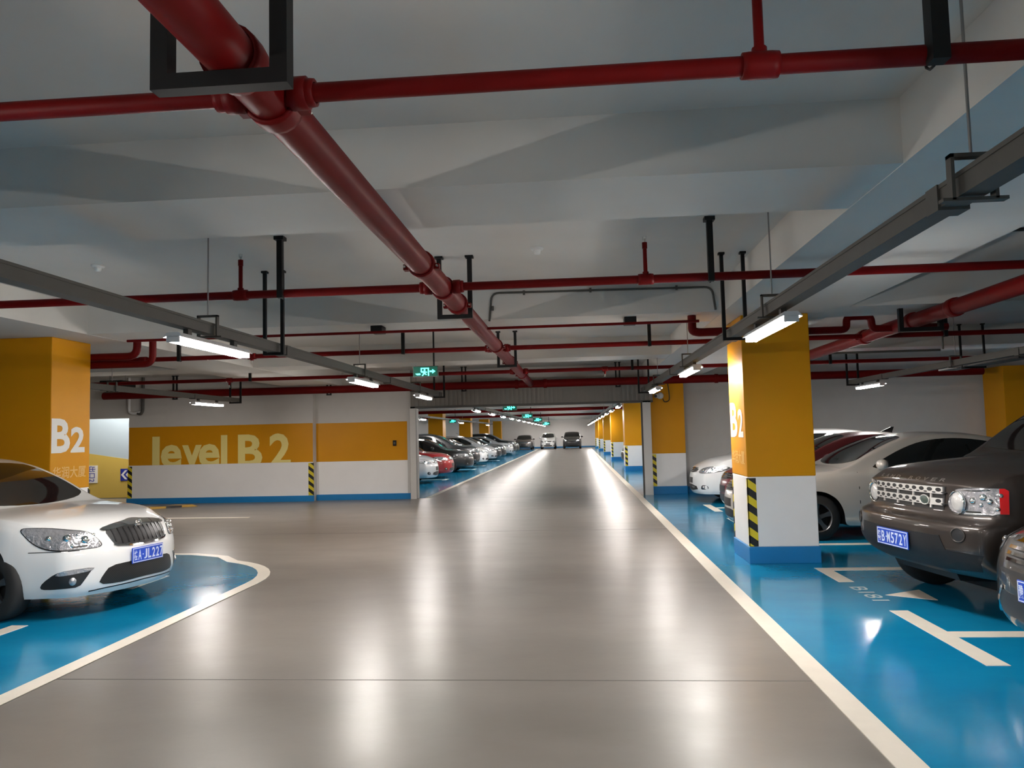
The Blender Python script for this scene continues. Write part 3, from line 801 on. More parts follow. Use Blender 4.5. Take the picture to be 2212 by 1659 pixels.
MB().box(-.16, -.012, -.25, .16, .01, .25).build('panel', M['letter_white'], t)
mb = MB(); put_text(mb, '出口2', (-.10, -.014, .22), (0, 0, -1), (1, 0, 0), .44, .20, 0.01, lift=-.0); mb.build('lettering', M['sign_blue'], t)
t = empty('speed_bump', (-10.0, 17.6, 0)); tag(t, 'yellow and black rubber speed bump on the grey floor before the wall', 'speed bump')
mb = MB(); mb.prism([(-.9, 0), (-.9 + .12, .045), (.9 - .12, .045), (.9, 0)], 'y', -.18, .18); mb.build('ridge', M['hazard_floor'], t)
t.rotation_euler = (0, 0, math.radians(38))
t = empty('drain_pipe', (-11.3, 18.82, 2.3)); tag(t, 'pair of pale drain pipes bending at the left end of the lettering wall', 'pipe')
mb = MB(); mb.tube(bend([(-.15, 0, .95), (-.15, 0, .06), (-.02, 0, .02), (.18, 0, .06)], .06), .035, 10); mb.build('pipe_run', M['lamp_body'], t)
mb = MB(); mb.tube(bend([(.22, 0, .95), (.22, 0, .10), (.16, 0, 0), (.08, 0, .03)], .06), .04, 10); mb.build('pipe_run', M['grey_steel'], t)
t = empty('fan_box', (-11.0, 17.6, 2.95)); tag(t, 'dark ceiling fan box behind the short cable tray', 'fan')
MB().box(-.28, -.3, -.12, .28, .3, .12).build('casing', M['black'], t, bevel=.02)
MB().tube([(-.2, 0, .1), (-.2, 0, .31)], .012, 6).build('rod', M['rod'], t); MB().tube([(.2, 0, .1), (.2, 0, .31)], .012, 6).build('rod', M['rod'], t)
for x, lab in ((-2.35, 'small black box under the beam left of the large red pipe'), (.68, 'tiny black box under the beam right of the large red pipe')):
    t = empty('junction_box', (x, 9.05, 2.82)); tag(t, lab, 'junction box')
    MB().box(-.07, -.1, 0, .07, .1, .085).build('box', M['black'], t, bevel=.006)

# ------------------------------------------------------------------ cars
def pchip(pts):
    """smooth monotone interpolation through (x, value), x descending from 0 (front) to -L"""
    P = sorted(pts); xs = [p[0] for p in P]; ys = [p[1] for p in P]; n = len(P)
    d = [(ys[i+1] - ys[i]) / (xs[i+1] - xs[i]) for i in range(n - 1)]
    m = [0.0] * n
    m[0] = d[0]; m[-1] = d[-1]
    for i in range(1, n - 1):
        m[i] = 0.0 if d[i-1] * d[i] <= 0 else 2 * d[i-1] * d[i] / (d[i-1] + d[i])
    def f(x):
        if x <= xs[0]: return ys[0]
        if x >= xs[-1]: return ys[-1]
        i = 0
        while x > xs[i+1]: i += 1
        h = xs[i+1] - xs[i]; t = (x - xs[i]) / h
        return ys[i]*(1+2*t)*(1-t)**2 + m[i]*h*t*(1-t)**2 + ys[i+1]*t*t*(3-2*t) + m[i+1]*h*t*t*(t-1)
    return f

TYPES = {
 'saloon': dict(L=4.57, W=.885, zb=.20, R=.315, Ra=.365, xf=-.92, xr=-3.50,
    prof=[(0,.80),(-.10,.850),(-.40,.915),(-.8,.968),(-1.16,1.005),(-1.30,1.075),(-1.70,1.285),(-2.05,1.415),(-2.45,1.465),(-2.9,1.452),(-3.4,1.352),(-3.98,1.10),(-4.25,1.065),(-4.5,1.02),(-4.57,.95)],
    belt=[(0,.72),(-.3,.80),(-.8,.885),(-1.2,.925),(-2.5,.965),(-4,1.0),(-4.57,.92)],
    plan=[(0,.84),(-.35,.945),(-.9,.995),(-1.5,1),(-3.5,1),(-4.2,.955),(-4.57,.86)],
    front=[(.18,-.08),(.26,-.01),(.34,0),(.55,0),(.62,-.02),(.70,-.055),(.80,-.13),(.9,-.2)],
    rear=[(.2,.08),(.4,0),(.75,0),(.95,.04)], bow=.44, bp=2.6, tum=.33, cab=(-1.1,-4.15)),
 'offroader': dict(L=4.83, W=.955, zb=.35, TL=[0,.10,.25,.42,.55,.615,.645,.68,.75,.86,.94,1.0], R=.375, Ra=.43, xf=-.88, xr=-3.77,
    prof=[(0,1.09),(-.08,1.14),(-.3,1.19),(-.9,1.25),(-1.3,1.285),(-1.42,1.35),(-1.75,1.60),(-2.02,1.76),(-2.25,1.81),(-3.0,1.83),(-4.55,1.83),(-4.76,1.76),(-4.80,1.30),(-4.83,1.1)],
    belt=[(0,1.02),(-.3,1.10),(-1.3,1.17),(-4.7,1.16),(-4.83,1.05)],
    plan=[(0,.93),(-.25,.975),(-.8,1),(-4.4,1),(-4.83,.96)],
    front=[(.34,-.22),(.42,-.08),(.48,-.015),(.55,0),(.70,0),(.77,-.004),(.79,-.095),(.82,-.135),(1.08,-.15),(1.2,-.17)],
    rear=[(.3,.08),(.5,0),(1.0,0),(1.2,.03)], bow=.26, bp=3.2, tum=.17, cab=(-1.25,-4.80)),
 'hatch': dict(L=4.10, W=.85, zb=.20, R=.30, Ra=.35, xf=-.83, xr=-3.36,
    prof=[(0,.78),(-.10,.84),(-.35,.915),(-.7,.985),(-.95,1.03),(-1.05,1.075),(-1.5,1.33),(-1.85,1.48),(-2.3,1.54),(-3.0,1.53),(-3.6,1.47),(-3.85,1.30),(-4.05,1.02),(-4.1,.95)],
    belt=[(0,.70),(-.3,.80),(-.8,.90),(-1.2,.95),(-3,1.0),(-4.1,1.0)],
    plan=[(0,.82),(-.35,.94),(-.8,.995),(-3.2,1),(-3.8,.955),(-4.1,.88)],
    front=[(.18,-.07),(.28,0),(.5,0),(.6,-.02),(.7,-.06),(.8,-.13),(.9,-.2)],
    rear=[(.2,.06),(.4,0),(.9,0),(1.0,.03)], bow=.42, bp=2.6, tum=.30, cab=(-.92,-4.06)),
 'crossover': dict(L=4.6, W=.92, zb=.26, R=.36, Ra=.415, xf=-.92, xr=-3.58,
    prof=[(0,.95),(-.10,1.01),(-.4,1.07),(-.8,1.115),(-1.15,1.15),(-1.3,1.23),(-1.7,1.47),(-2.05,1.62),(-2.5,1.69),(-3.3,1.67),(-4.0,1.58),(-4.35,1.35),(-4.55,1.1),(-4.6,1.0)],
    belt=[(0,.86),(-.3,.96),(-.8,1.03),(-1.2,1.07),(-3,1.12),(-4.6,1.08)],
    plan=[(0,.86),(-.35,.95),(-.9,.995),(-3.6,1),(-4.3,.955),(-4.6,.88)],
    front=[(.24,-.10),(.34,-.01),(.42,0),(.66,0),(.75,-.03),(.85,-.07),(.95,-.13),(1.05,-.2)],
    rear=[(.25,.08),(.45,0),(.9,0),(1.1,.03)], bow=.40, bp=2.8, tum=.27, cab=(-1.1,-4.55)),
}
TYPES['octavia'] = dict(TYPES['saloon'],
    prof=[(0,.80),(-.10,.845),(-.40,.895),(-.8,.935),(-1.30,.965),(-1.44,1.03),(-1.80,1.235),(-2.15,1.385),(-2.5,1.455),(-2.9,1.452),(-3.4,1.352),(-3.98,1.10),(-4.25,1.065),(-4.5,1.02),(-4.57,.95)],
    belt=[(0,.72),(-.3,.79),(-.8,.865),(-1.3,.91),(-2.5,.96),(-4,1.0),(-4.57,.92)],
    plan=[(0,.80),(-.35,.93),(-.9,.995),(-1.5,1),(-3.5,1),(-4.2,.955),(-4.57,.86)], cab=(-1.26,-4.15), bow=.52, bp=2.4)
TYPES['passat'] = dict(TYPES['saloon'], bow=.36, bp=3.0, plan=[(0,.92),(-.35,.97),(-.9,.995),(-1.5,1),(-3.5,1),(-4.2,.955),(-4.57,.86)])
def stretched(T, dx, k):
    f = lambda x: x * (1 + dx / k) if x > -k else x - dx
    S = dict(T)
    for n in ('prof', 'belt', 'plan'): S[n] = [(f(a), b) for a, b in T[n]]
    S['L'] = T['L'] + dx; S['cab'] = (f(T['cab'][0]), f(T['cab'][1])); S['xf'] = -1.06; S['xr'] = T['xr'] - dx; S['dx'] = -dx
    return S
TYPES['long saloon'] = stretched(TYPES['saloon'], .30, .9)
def lerp_tab(tab, z):
    if z <= tab[0][0]: return tab[0][1]
    for (a, u), (b, v) in zip(tab, tab[1:]):
        if z <= b:
            t = (z - a) / (b - a); return u + (v - u) * t
    return tab[-1][1]

def body_surface(T):
    """returns evaluated (vertices, faces) of the smooth body shell in car space: x forward (front = 0), y left, z up"""
    L, W = T['L'], T['W']
    zt = pchip(T['prof']); zs = pchip(T['belt']); pl = pchip(T['plan'])
    st = set()
    x = 0.0
    while x > -L: st.add(round(x, 3)); x -= .11
    st.add(-L)
    for k in T['prof']: st.add(round(k[0], 3))
    arch = set()
    for xa in (T['xf'], T['xr']):
        for a in (0, 14, 32, 52, 72, 90, 108, 128, 148, 166, 180):
            arch.add(round(xa + T['Ra'] * math.cos(math.radians(a)), 4))
        arch.add(round(xa + T['Ra'] + .02, 4)); arch.add(round(xa - T['Ra'] - .02, 4))
    xs = sorted(arch, reverse=True)
    for x in sorted(st, reverse=True):
        if all(abs(x - q) > .035 for q in xs) or x in (0.0, -L): xs.append(x)
    xs = sorted(set(xs), reverse=True)
    zc = T['R']
    def zbot(x):
        for xa in (T['xf'], T['xr']):
            d = abs(x - xa)
            if d <= T['Ra'] + .001:
                return max(T['zb'], zc + math.sqrt(max(0, T['Ra']**2 - d*d)))
        return T['zb']
    c0, c1 = T['cab']
    TL = T.get('TL', [0, .10, .25, .42, .58, .72, .84, .93, 1.0])
    TU = [.12, .45, .75, 1.0]
    side_prof = [(0, .915), (.06, .955), (.2, .985), (.45, 1.0), (.62, 1.0), (.8, .985), (.92, .965), (1.0, .925)]
    FJ = [1, .93, .8, .6, .4, .2, 0]
    zfloor = T['zb']
    def col(x):
        w = W * pl(x); s = zs(x); t = zt(x); b = zbot(x)
        h = max(.02, t - s)
        cabin = c1 < x < c0
        k = .80 if not cabin else min(.90, .55 + .5 * min(1, h / .30))
        if not cabin: k = .45
        e = s + h * k
        pts = []
        for f in TL:
            z = b + (s - b) * f
            g = (z - zfloor) / (s - zfloor)
            pts.append((w * lerp_tab(side_prof, g), z))
        ys_ = pts[-1][0]
        ye = ys_ - (e - s) * T['tum'] - (.012 if cabin else .02)
        for f in TU:
            pts.append((ys_ + (ye - ys_) * f, s + (e - s) * f))
        return pts, ye, e, t
    def warp(x, y, z):
        q = min(1, abs(y) / W)
        wf = max(0, 1 + x / .95); wf = wf * wf * (3 - 2 * wf)
        wr = max(0, 1 - (x + L) / .8); wr = wr * wr * (3 - 2 * wr)
        dx = wf * (lerp_tab(T['front'], z) * max(0, 1 + x / .45) - T['bow'] * q ** T['bp'] * .9) + wr * (lerp_tab(T['rear'], z) + .28 * q ** 2.6)
        return (x + dx, y, z)
    vs = []; idx = {}
    def V(key, p):
        if key not in idx:
            idx[key] = len(vs); vs.append(warp(*p))
        return idx[key]
    K = len(TL) + len(TU); J = len(FJ); n = len(xs); fs = []
    cols = [col(x) for x in xs]
    def side(i, k, s):
        p = cols[i][0][k]
        return V(('s', i, k, s), (xs[i], s * p[0], p[1]))
    def top(i, j, s):
        if j == 0: return side(i, K - 1, s)
        pts, ye, e, t = cols[i]
        f = FJ[j]; y = ye * f
        if j == J - 1: return V(('t', i, j, 0), (xs[i], 0, t))
        z = e + (t - e) * (1 - f ** 2.4)
        return V(('t', i, j, s), (xs[i], s * y, z))
    def face(i, k, j, s):   # front (i=0) or rear (i=n-1) grid
        if j == 0: return side(i, k, s)
        if k == K - 1: return top(i, j, s)
        p = cols[i][0][k]
        if j == J - 1: return V(('f', i, k, j, 0), (xs[i], 0, p[1] + (cols[i][3] - cols[i][2]) * (k / (K - 1)) ** 3))
        return V(('f', i, k, j, s), (xs[i], s * p[0] * FJ[j], p[1] + (cols[i][3] - cols[i][2]) * (1 - FJ[j] ** 2.4) * (k / (K - 1)) ** 3))
    for s in (-1, 1):
        for i in range(n - 1):
            for k in range(K - 1):
                q = [side(i, k, s), side(i, k+1, s), side(i+1, k+1, s), side(i+1, k, s)]
                fs.append(q if s == 1 else q[::-1])
            for j in range(J - 1):
                q = [top(i, j, s), top(i, j+1, s), top(i+1, j+1, s), top(i+1, j, s)]
                fs.append(q if s == 1 else q[::-1])
        for i, fl_ in ((0, 1), (n - 1, -1)):
            for k in range(K - 1):
                for j in range(J - 1):
                    q = [face(i, k, j, s), face(i, k, j+1, s), face(i, k+1, j+1, s), face(i, k+1, j, s)]
                    fs.append(q if s * fl_ == 1 else q[::-1])
    me = bpy.data.meshes.new('tmp'); me.from_pydata(vs, [], fs); me.update()
    ob = bpy.data.objects.new('tmp', me); COL.objects.link(ob)
    sb = ob.modifiers.new('s', 'SUBSURF'); sb.levels = 1; sb.render_levels = 1
    dg = bpy.context.evaluated_depsgraph_get()
    ev = bpy.data.meshes.new_from_object(ob.evaluated_get(dg))
    V_ = [v.co.copy() for v in ev.vertices]; F_ = [tuple(p.vertices) for p in ev.polygons]
    bpy.data.objects.remove(ob); bpy.data.meshes.remove(me); bpy.data.meshes.remove(ev)
    return V_, F_

_surf = {}
def surface(kind):
    if kind not in _surf:
        V_, F_ = body_surface(TYPES[kind])
        _surf[kind] = (V_, F_, BVHTree.FromPolygons(V_, F_))
    return _surf[kind]

def chaikin(p, n=2):
    for _ in range(n):
        q = []
        for i in range(len(p)):
            a = p[i]; b = p[(i+1) % len(p)]
            q.append((a[0]*.75 + b[0]*.25, a[1]*.75 + b[1]*.25)); q.append((a[0]*.25 + b[0]*.75, a[1]*.25 + b[1]*.75))
        p = q
    return p
def proj_pt(bvh, u, v, view):
    if view == 'front': o, d = Vector((.6, u, v)), Vector((-1, 0, 0))
    elif view == 'rear': o, d = Vector((-6, u, v)), Vector((1, 0, 0))
    elif view == 'left': o, d = Vector((u, 2, v)), Vector((0, -1, 0))
    elif view == 'right': o, d = Vector((u, -2, v)), Vector((0, 1, 0))
    elif view[:4] == 'diag':
        s = 1 if view == 'diagl' else -1
        k = math.sqrt(.5)
        o, d = Vector((-u * k + 2 * k, s * (u * k + 2 * k), v)), Vector((-k, -s * k, 0))
    elif view == 'top': o, d = Vector((u, v, 3)), Vector((0, 0, -1))
    h = bvh.ray_cast(o, d)
    if h[0] is None:
        h = bvh.find_nearest(o + d * (o.length * .8 if view != 'top' else 2))
    nn = h[1]
    if nn.dot(d) > 0: nn = -nn
    return h[0], nn
def patch_mb(bvh, poly, view, off=.006, depth=.02, res=.035, rnd=2, mb=None):
    """a thin shell following the body whose outline, seen from the given side, is the polygon"""
    if rnd: poly = chaikin(poly, rnd)
    pts = []
    n = len(poly)
    for i in range(n):
        a = poly[i]; b = poly[(i+1) % n]
        m = max(1, int(math.hypot(b[0]-a[0], b[1]-a[1]) / res))
        for k in range(m):
            t = k / m; pts.append((a[0]*(1-t) + b[0]*t, a[1]*(1-t) + b[1]*t))
    nb = len(pts)
    x0 = min(p[0] for p in pts); x1 = max(p[0] for p in pts); y0 = min(p[1] for p in pts); y1 = max(p[1] for p in pts)
    def inside(x, y):
        c = False; j = nb - 1
        for i in range(nb):
            xi, yi = pts[i]; xj, yj = pts[j]
            if (yi > y) != (yj > y) and x < (xj - xi) * (y - yi) / (yj - yi) + xi: c = not c
            j = i
        return c
    inn = []
    y = y0 + res * .5
    while y < y1:
        x = x0 + res * .5
        while x < x1:
            if inside(x, y) and min((x-p[0])**2 + (y-p[1])**2 for p in pts) > (res*.35)**2: inn.append((x, y))
            x += res
        y += res
    r = delaunay_2d_cdt([Vector(p) for p in pts + inn], [], [list(range(nb))], 1, 1e-5)
    vv, ff = r[0], r[2]
    top = []; bot = []
    for p in vv:
        h, nn = proj_pt(bvh, p[0], p[1], view)
        top.append(h + nn * off); bot.append(h - nn * depth)
    cnt = {}
    for f in ff:
        for i in range(len(f)):
            e = (f[i], f[(i+1) % len(f)]); cnt[e] = 1
    bd = [e for e in cnt if (e[1], e[0]) not in cnt]
    mb = mb or MB()
    # orientation
    flip = False
    if ff:
        a, b, c = (top[i] for i in ff[0][:3])
        h, nn = proj_pt(bvh, vv[ff[0][0]][0], vv[ff[0][0]][1], view)
        flip = (b - a).cross(c - a).dot(nn) < 0
    N = len(top)
    tf = [tuple(f)[::-1] if flip else tuple(f) for f in ff]
    mb.add(top, tf, True)
    wl_ = []
    for a, b in bd:
        q = (a, a + N, b + N, b)
        wl_.append(q[::-1] if flip else q)
    mb.add(top + bot, wl_)
    return mb
def U(p): return ((abs(p[1]) - p[0]) * math.sqrt(.5), p[2])
def proj_text(bvh, body, x0, z0, w, h, off=.004, embolden=0.02):
    vs, fs = text_geo(body, embolden); mb = MB(); o = []
    for a, b in vs:
        p, nn = proj_pt(bvh, x0 + a * w, z0 + b * h, 'front'); o.append(p + nn * off)
    return mb.add(o, fs)
def mir(poly): return [(-a, b) for a, b in poly][::-1]

def wheel(parent, x, y, R, side, rim=None, w=.21):
    t = MB()
    s = side
    prof = [(R*.62, -w/2), (R*.90, -w/2), (R*.985, -w*.36), (R, -w*.2), (R, w*.2), (R*.985, w*.36), (R*.90, w/2), (R*.62, w/2)]
    t.lathe(prof, (x, y, R), 'y', 36)
    o = t.build('wheel', M['tyre'], parent)
    m = MB(); f = s * w * .40
    m.lathe([(R*.66, f + s*.01), (R*.66, f - s*.10), (R*.60, f - s*.10), (R*.59, f), (R*.64, f + s*.012)], (x, y, R), 'y', 32)
    for k in range(5):
        a = PI/2 + 2*PI*k/5; c, q = math.cos(a), math.sin(a)
        def P(r, wd, dy): return (x + c*r - q*wd, y + f + dy, R + q*r + c*wd)
        vs = []
        for r, wd, dy in ((R*.10, .030, s*.004), (R*.36, .024, s*.000), (R*.62, .038, s*.004)):
            vs += [P(r, wd, dy), P(r, -wd, dy), P(r, -wd, dy - s*.03), P(r, wd, dy - s*.03)]
        fs = []
        for i in range(2):
            for j in range(4): fs.append((i*4+j, i*4+(j+1) % 4, i*4+4+(j+1) % 4, i*4+4+j))
        m.add(vs, fs)
    m.lathe([(0, f + s*.012), (R*.13, f + s*.010), (R*.16, f - s*.02)], (x, y, R), 'y', 20)
    m.build('alloy_rim', rim or M['rim'], o)
    m = MB(); m.lathe([(0, f - s*.11), (R*.63, f - s*.11)], (x, y, R), 'y', 24); m.lathe([(R*.20, f - s*.06), (R*.42, f - s*.06)], (x, y, R), 'y', 24); m.build('brake_disc', M['under'], o)
    return o

def plate(parent, x, z, txt=None, y=0, tilt=0.0, w=.44, h=.14):
    m = MB(); m.box(x - .004, y - w/2, z - h/2, x + .006, y + w/2, z + h/2)
    o = m.build('licence_plate', M['plate_blue'], parent, bevel=.003)
    m = MB(); xx = x + .0095
    b = .007
    for (ya, yb, za, zb) in ((-w/2+.006, w/2-.006, h/2-.006-b, h/2-.006), (-w/2+.006, w/2-.006, -h/2+.006, -h/2+.006+b), (-w/2+.006, -w/2+.006+b, -h/2+.006, h/2-.006), (w/2-.006-b, w/2-.006, -h/2+.006, h/2-.006)):
        m.box(x + .004, y + ya, z + za, x + .0085, y + yb, z + zb)
    m.build('plate_border', M['plate_white'], o)
    if txt:
        m = MB()
        ch = .045 * w / .44; gap = .0123 * w / .44
        yy = w/2 - .018
        for i, c in enumerate(txt):
            if c == ' ': yy -= ch + gap; continue
            put_text(m, c, (xx, y - yy, z - h*.32), (0, 1, 0), (0, 0, 1), ch, h*.64, .02)
            yy -= ch + gap
            if i == 1:
                cx = y - yy + .004
                m.box(xx - .001, cx - .0, z - .006, xx, cx + .011, z + .006)
                yy -= .022
        m.build('plate_lettering', M['plate_white'], o)
    return o

def car_base(kind, paint, detail=2):
    T = TYPES[kind]; V_, F_, bvh = surface(kind)
    t = empty('car')
    b = MB().add(V_, F_, True).build('body', paint, t)
    L, W, R = T['L'], T['W'], T['R']
    ub = MB()
    ub.box(-.60, -W*.52, .19, -L + .25, W*.60, .55)
    for s in (-1, 1):
        ub.box(T['xf'] - T['Ra'] - .05, s * W*.55, .20, T['xr'] + T['Ra'] + .05, s * W*.86, .5)
        for xa in (T['xf'], T['xr']):
            prof = [(T['Ra'] * 1.02, a) for a in (0, PI)]
            vs = []; fs = []
            for k in range(13):
                a = PI * k / 12
                for yy in (W*.45, W*.86):
                    vs.append((xa + math.cos(a) * T['Ra'] * 1.03, s * yy, R + math.sin(a) * T['Ra'] * 1.03))
            for k in range(12): fs.append((2*k, 2*k+1, 2*k+3, 2*k+2))
            ub.add(vs, fs)
            m_ = [(xa + math.cos(PI*k/12) * T['Ra'] * 1.03, R + math.sin(PI*k/12) * T['Ra'] * 1.03) for k in range(13)]
            ub.add([(p[0], s * W*.46, p[1]) for p in m_], [tuple(range(13))])
    ub.build('underbody', M['under'], t)
    for xa in (T['xf'], T['xr']):
        for s in (-1, 1):
            wheel(t, xa, s * (W - .125), R, s)
    return t, T, bvh

def glasshouse(t, T, bvh, kind, paint):
    W = T['W']
    prof = pchip(T['prof'])
    G = {'saloon': dict(ws=[(-1.17,0),(-1.20,.30),(-1.27,.55),(-1.36,.69),(-1.42,.70),(-1.98,.565),(-2.06,.50),(-2.07,0)],
                        side=[(-1.50,.955),(-1.62,1.06),(-2.05,1.275),(-2.40,1.362),(-2.85,1.365),(-3.35,1.27),(-3.75,1.075),(-3.72,1.03),(-2.6,.99)],
                        rw=[(-3.42,.0),(-3.44,.48),(-3.52,.53),(-3.92,.62),(-4.0,.56),(-4.03,0)]),
         'octavia': dict(ws=[(-1.30,0),(-1.33,.30),(-1.40,.55),(-1.49,.69),(-1.55,.70),(-2.08,.565),(-2.15,.50),(-2.16,0)],
                        side=[(-1.62,.955),(-1.72,1.05),(-2.12,1.265),(-2.45,1.355),(-2.85,1.365),(-3.35,1.27),(-3.75,1.075),(-3.72,1.03),(-2.6,.99)],
                        rw=[(-3.42,.0),(-3.44,.48),(-3.52,.53),(-3.92,.62),(-4.0,.56),(-4.03,0)]),
         'offroader': dict(ws=[(-1.34,0),(-1.36,.4),(-1.42,.74),(-1.46,.78),(-2.0,.73),(-2.06,.70),(-2.08,0)],
                        side=[(-1.62,1.18),(-1.70,1.27),(-2.10,1.60),(-2.2,1.64),(-4.45,1.66),(-4.60,1.60),(-4.62,1.25),(-4.55,1.20)],
                        rw=None),
         'hatch': dict(ws=[(-1.0,0),(-1.04,.35),(-1.12,.6),(-1.18,.66),(-1.78,.56),(-1.86,.5),(-1.87,0)],
                        side=[(-1.28,.99),(-1.42,1.12),(-1.85,1.36),(-2.3,1.43),(-3.0,1.43),(-3.45,1.35),(-3.55,1.12),(-3.4,1.06)],
                        rw=None),
         'crossover': dict(ws=[(-1.2,0),(-1.24,.35),(-1.32,.62),(-1.40,.70),(-2.0,.6),(-2.08,.52),(-2.09,0)],
                        side=[(-1.55,1.11),(-1.68,1.24),(-2.1,1.48),(-2.5,1.56),(-3.3,1.56),(-3.85,1.47),(-4.1,1.22),(-3.9,1.18)],
                        rw=None)}[{'passat': 'saloon', 'long saloon': 'saloon'}.get(kind, kind)]
    DX = T.get('dx', 0)
    G = {k: ([(a + DX, b) for a, b in v] if v else v) for k, v in G.items()}
    ws = G['ws']; ws = ws + [(a, -b) for a, b in ws[::-1] if b > 0]
    patch_mb(bvh, ws, 'top', .004, .02, .06, 1).build('windscreen', M['glass_dark'], t)
    for v in ('left', 'right'):
        sd = patch_mb(bvh, G['side'], v, .004, .02, .06, 2).build('side_window', M['glass_dark'], t)
    if G['rw']:
        rw = G['rw'] + [(a, -b) for a, b in G['rw'][::-1] if b > 0]
        patch_mb(bvh, rw, 'top', .004, .02, .08, 1).build('rear_window', M['glass_dark'], t)
    # mirrors
    k0 = kind; kind = {'octavia': 'saloon', 'passat': 'saloon', 'long saloon': 'saloon'}.get(kind, kind)
    mx, mz = (-1.90, 1.0) if k0 == 'octavia' else {'saloon': (-1.62, 1.03), 'offroader': (-1.72, 1.26), 'hatch': (-1.35, 1.08), 'crossover': (-1.62, 1.18)}[kind]
    mx += DX
    k = 1.35 if kind == 'offroader' else 1.0
    for s in (-1, 1):
        m = MB(); m.ball((mx, s * (W + .06), mz), .075, .115 * k, .075 * k)
        m.tube([(mx - .02, s * (W - .12), mz - .06), (mx, s * (W + .02), mz - .03)], [.03, .025], 8)
        mo = m.build('side_mirror', paint, t)
        m = MB(); m.ball((mx - .055, s * (W + .06), mz), .025, .095 * k, .06 * k); m.build('mirror_glass', M['glass_dark'], mo)
    # door seams and handles
    sx = {'saloon': (-1.33, -2.42, -3.3), 'offroader': (-1.5, -2.6, -3.6), 'hatch': (-1.2, -2.3, -3.1), 'crossover': (-1.35, -2.45, -3.35)}[kind]
    sx = tuple(a + DX for a in sx)
    z1 = {'saloon': .93, 'offroader': 1.12, 'hatch': .96, 'crossover': 1.06}[kind]
    for v in ('left', 'right'):
        for x in sx[:2]:
            patch_mb(bvh, [(x - .005, T['zb'] + .12), (x + .005, T['zb'] + .12), (x + .005, z1), (x - .005, z1)], v, .0015, .01, .2, 0).build('door_seam', M['trim_black'], t)
    for v, s in (('left', 1), ('right', -1)):
        for x in (sx[1] + .14, sx[2] + .10):
            h, nn = proj_pt(bvh, x, z1 - .09, v)
            m = MB(); m.tube([h + nn * .0, h + nn * .022 + Vector((-.03, 0, 0)), h + nn * .022 + Vector((-.13, 0, 0)), h + Vector((-.16, 0, 0))], .013, 8); m.build('door_handle', paint, t)

def lamp_unit(t, bvh, poly, view='front', s=1, red=None, bulbs=(), rim=.012, lens=None):
    if view == 'diag': view = 'diagl' if s == 1 else 'diagr'; p = poly; s = 1
    else: p = poly if s == 1 else mir(poly)
    cx = sum(a for a, b in p) / len(p); cy = sum(b for a, b in p) / len(p)
    big = []
    for a, b in p:
        d = math.hypot(a - cx, b - cy); big.append((cx + (a - cx) * (1 + rim / d), cy + (b - cy) * (1 + rim / d)))
    g = patch_mb(bvh, big, view, .003, .02, .03, 2).build('headlamp', M['trim_black'], t)
    patch_mb(bvh, p, view, .007, .01, .025, 2).build('headlamp_lens', lens or M['lens'], g)
    for (u, v, r) in bulbs:
        h, nn = proj_pt(bvh, u * s, v, view)
        m = MB(); m.ball(h - nn * r * .35 + nn * .006, r, r, r, 14, 8); m.build('reflector', M['lens_bulb'], g)
    return g

def front_sedan(t, T, bvh, paint, style, txt=None):
    dz = T['prof'][0][1] - .80   # rise for taller cars
    Z = lambda z: z + dz * min(1, max(0, (z - .2) / .6))
    def ZP_(p): return [(a, Z(b)) for a, b in p]
    if style == 'generic':
        hl = ZP_([(.46,.66),(.50,.74),(.62,.79),(.76,.80),(.82,.78),(.78,.70),(.66,.655)])
        for s in (1, -1): lamp_unit(t, bvh, hl, s=s, bulbs=((.58, Z(.715), .035), (.69, Z(.73), .03)))
        gr = ZP_([(-.42,.77),(-.36,.66),(.36,.66),(.42,.77)])
        g = patch_mb(bvh, gr, 'front', .004, .02, .05, 1).build('grille', M['trim_black'], t)
        m = MB()
        for z in (.69, .725, .76): patch_mb(bvh, ZP_([(-.38,z),(.38,z),(.38,z+.014),(-.38,z+.014)]), 'front', .012, .01, .1, 0, m)
        m.build('chrome_bars', M['chrome'], g)
        lo = ZP_([(-.48,.27),(.48,.27),(.42,.40),(-.42,.40)])
        patch_mb(bvh, lo, 'front', .004, .02, .06, 1).build('lower_intake', M['trim_black'], t)
        for s in (1, -1):
            f = ZP_([(.56,.30),(.70,.31),(.70,.40),(.60,.40)])
            f = f if s == 1 else mir(f)
            fo = patch_mb(bvh, f, 'front', .004, .02, .05, 1).build('fog_lamp_recess', M['trim_black'], t)
            h, nn = proj_pt(bvh, s * .64, Z(.355), 'front')
            m = MB(); m.ball(h, .03, .035, .035, 12, 8); m.build('fog_lamp', M['lens'], fo)
        patch_mb(bvh, ZP_([(-.24,.43),(.24,.43),(.24,.55),(-.24,.55)]), 'front', .004, .02, .06, 0).build('number_plate_recess', M['trim_black'], t)
    return t

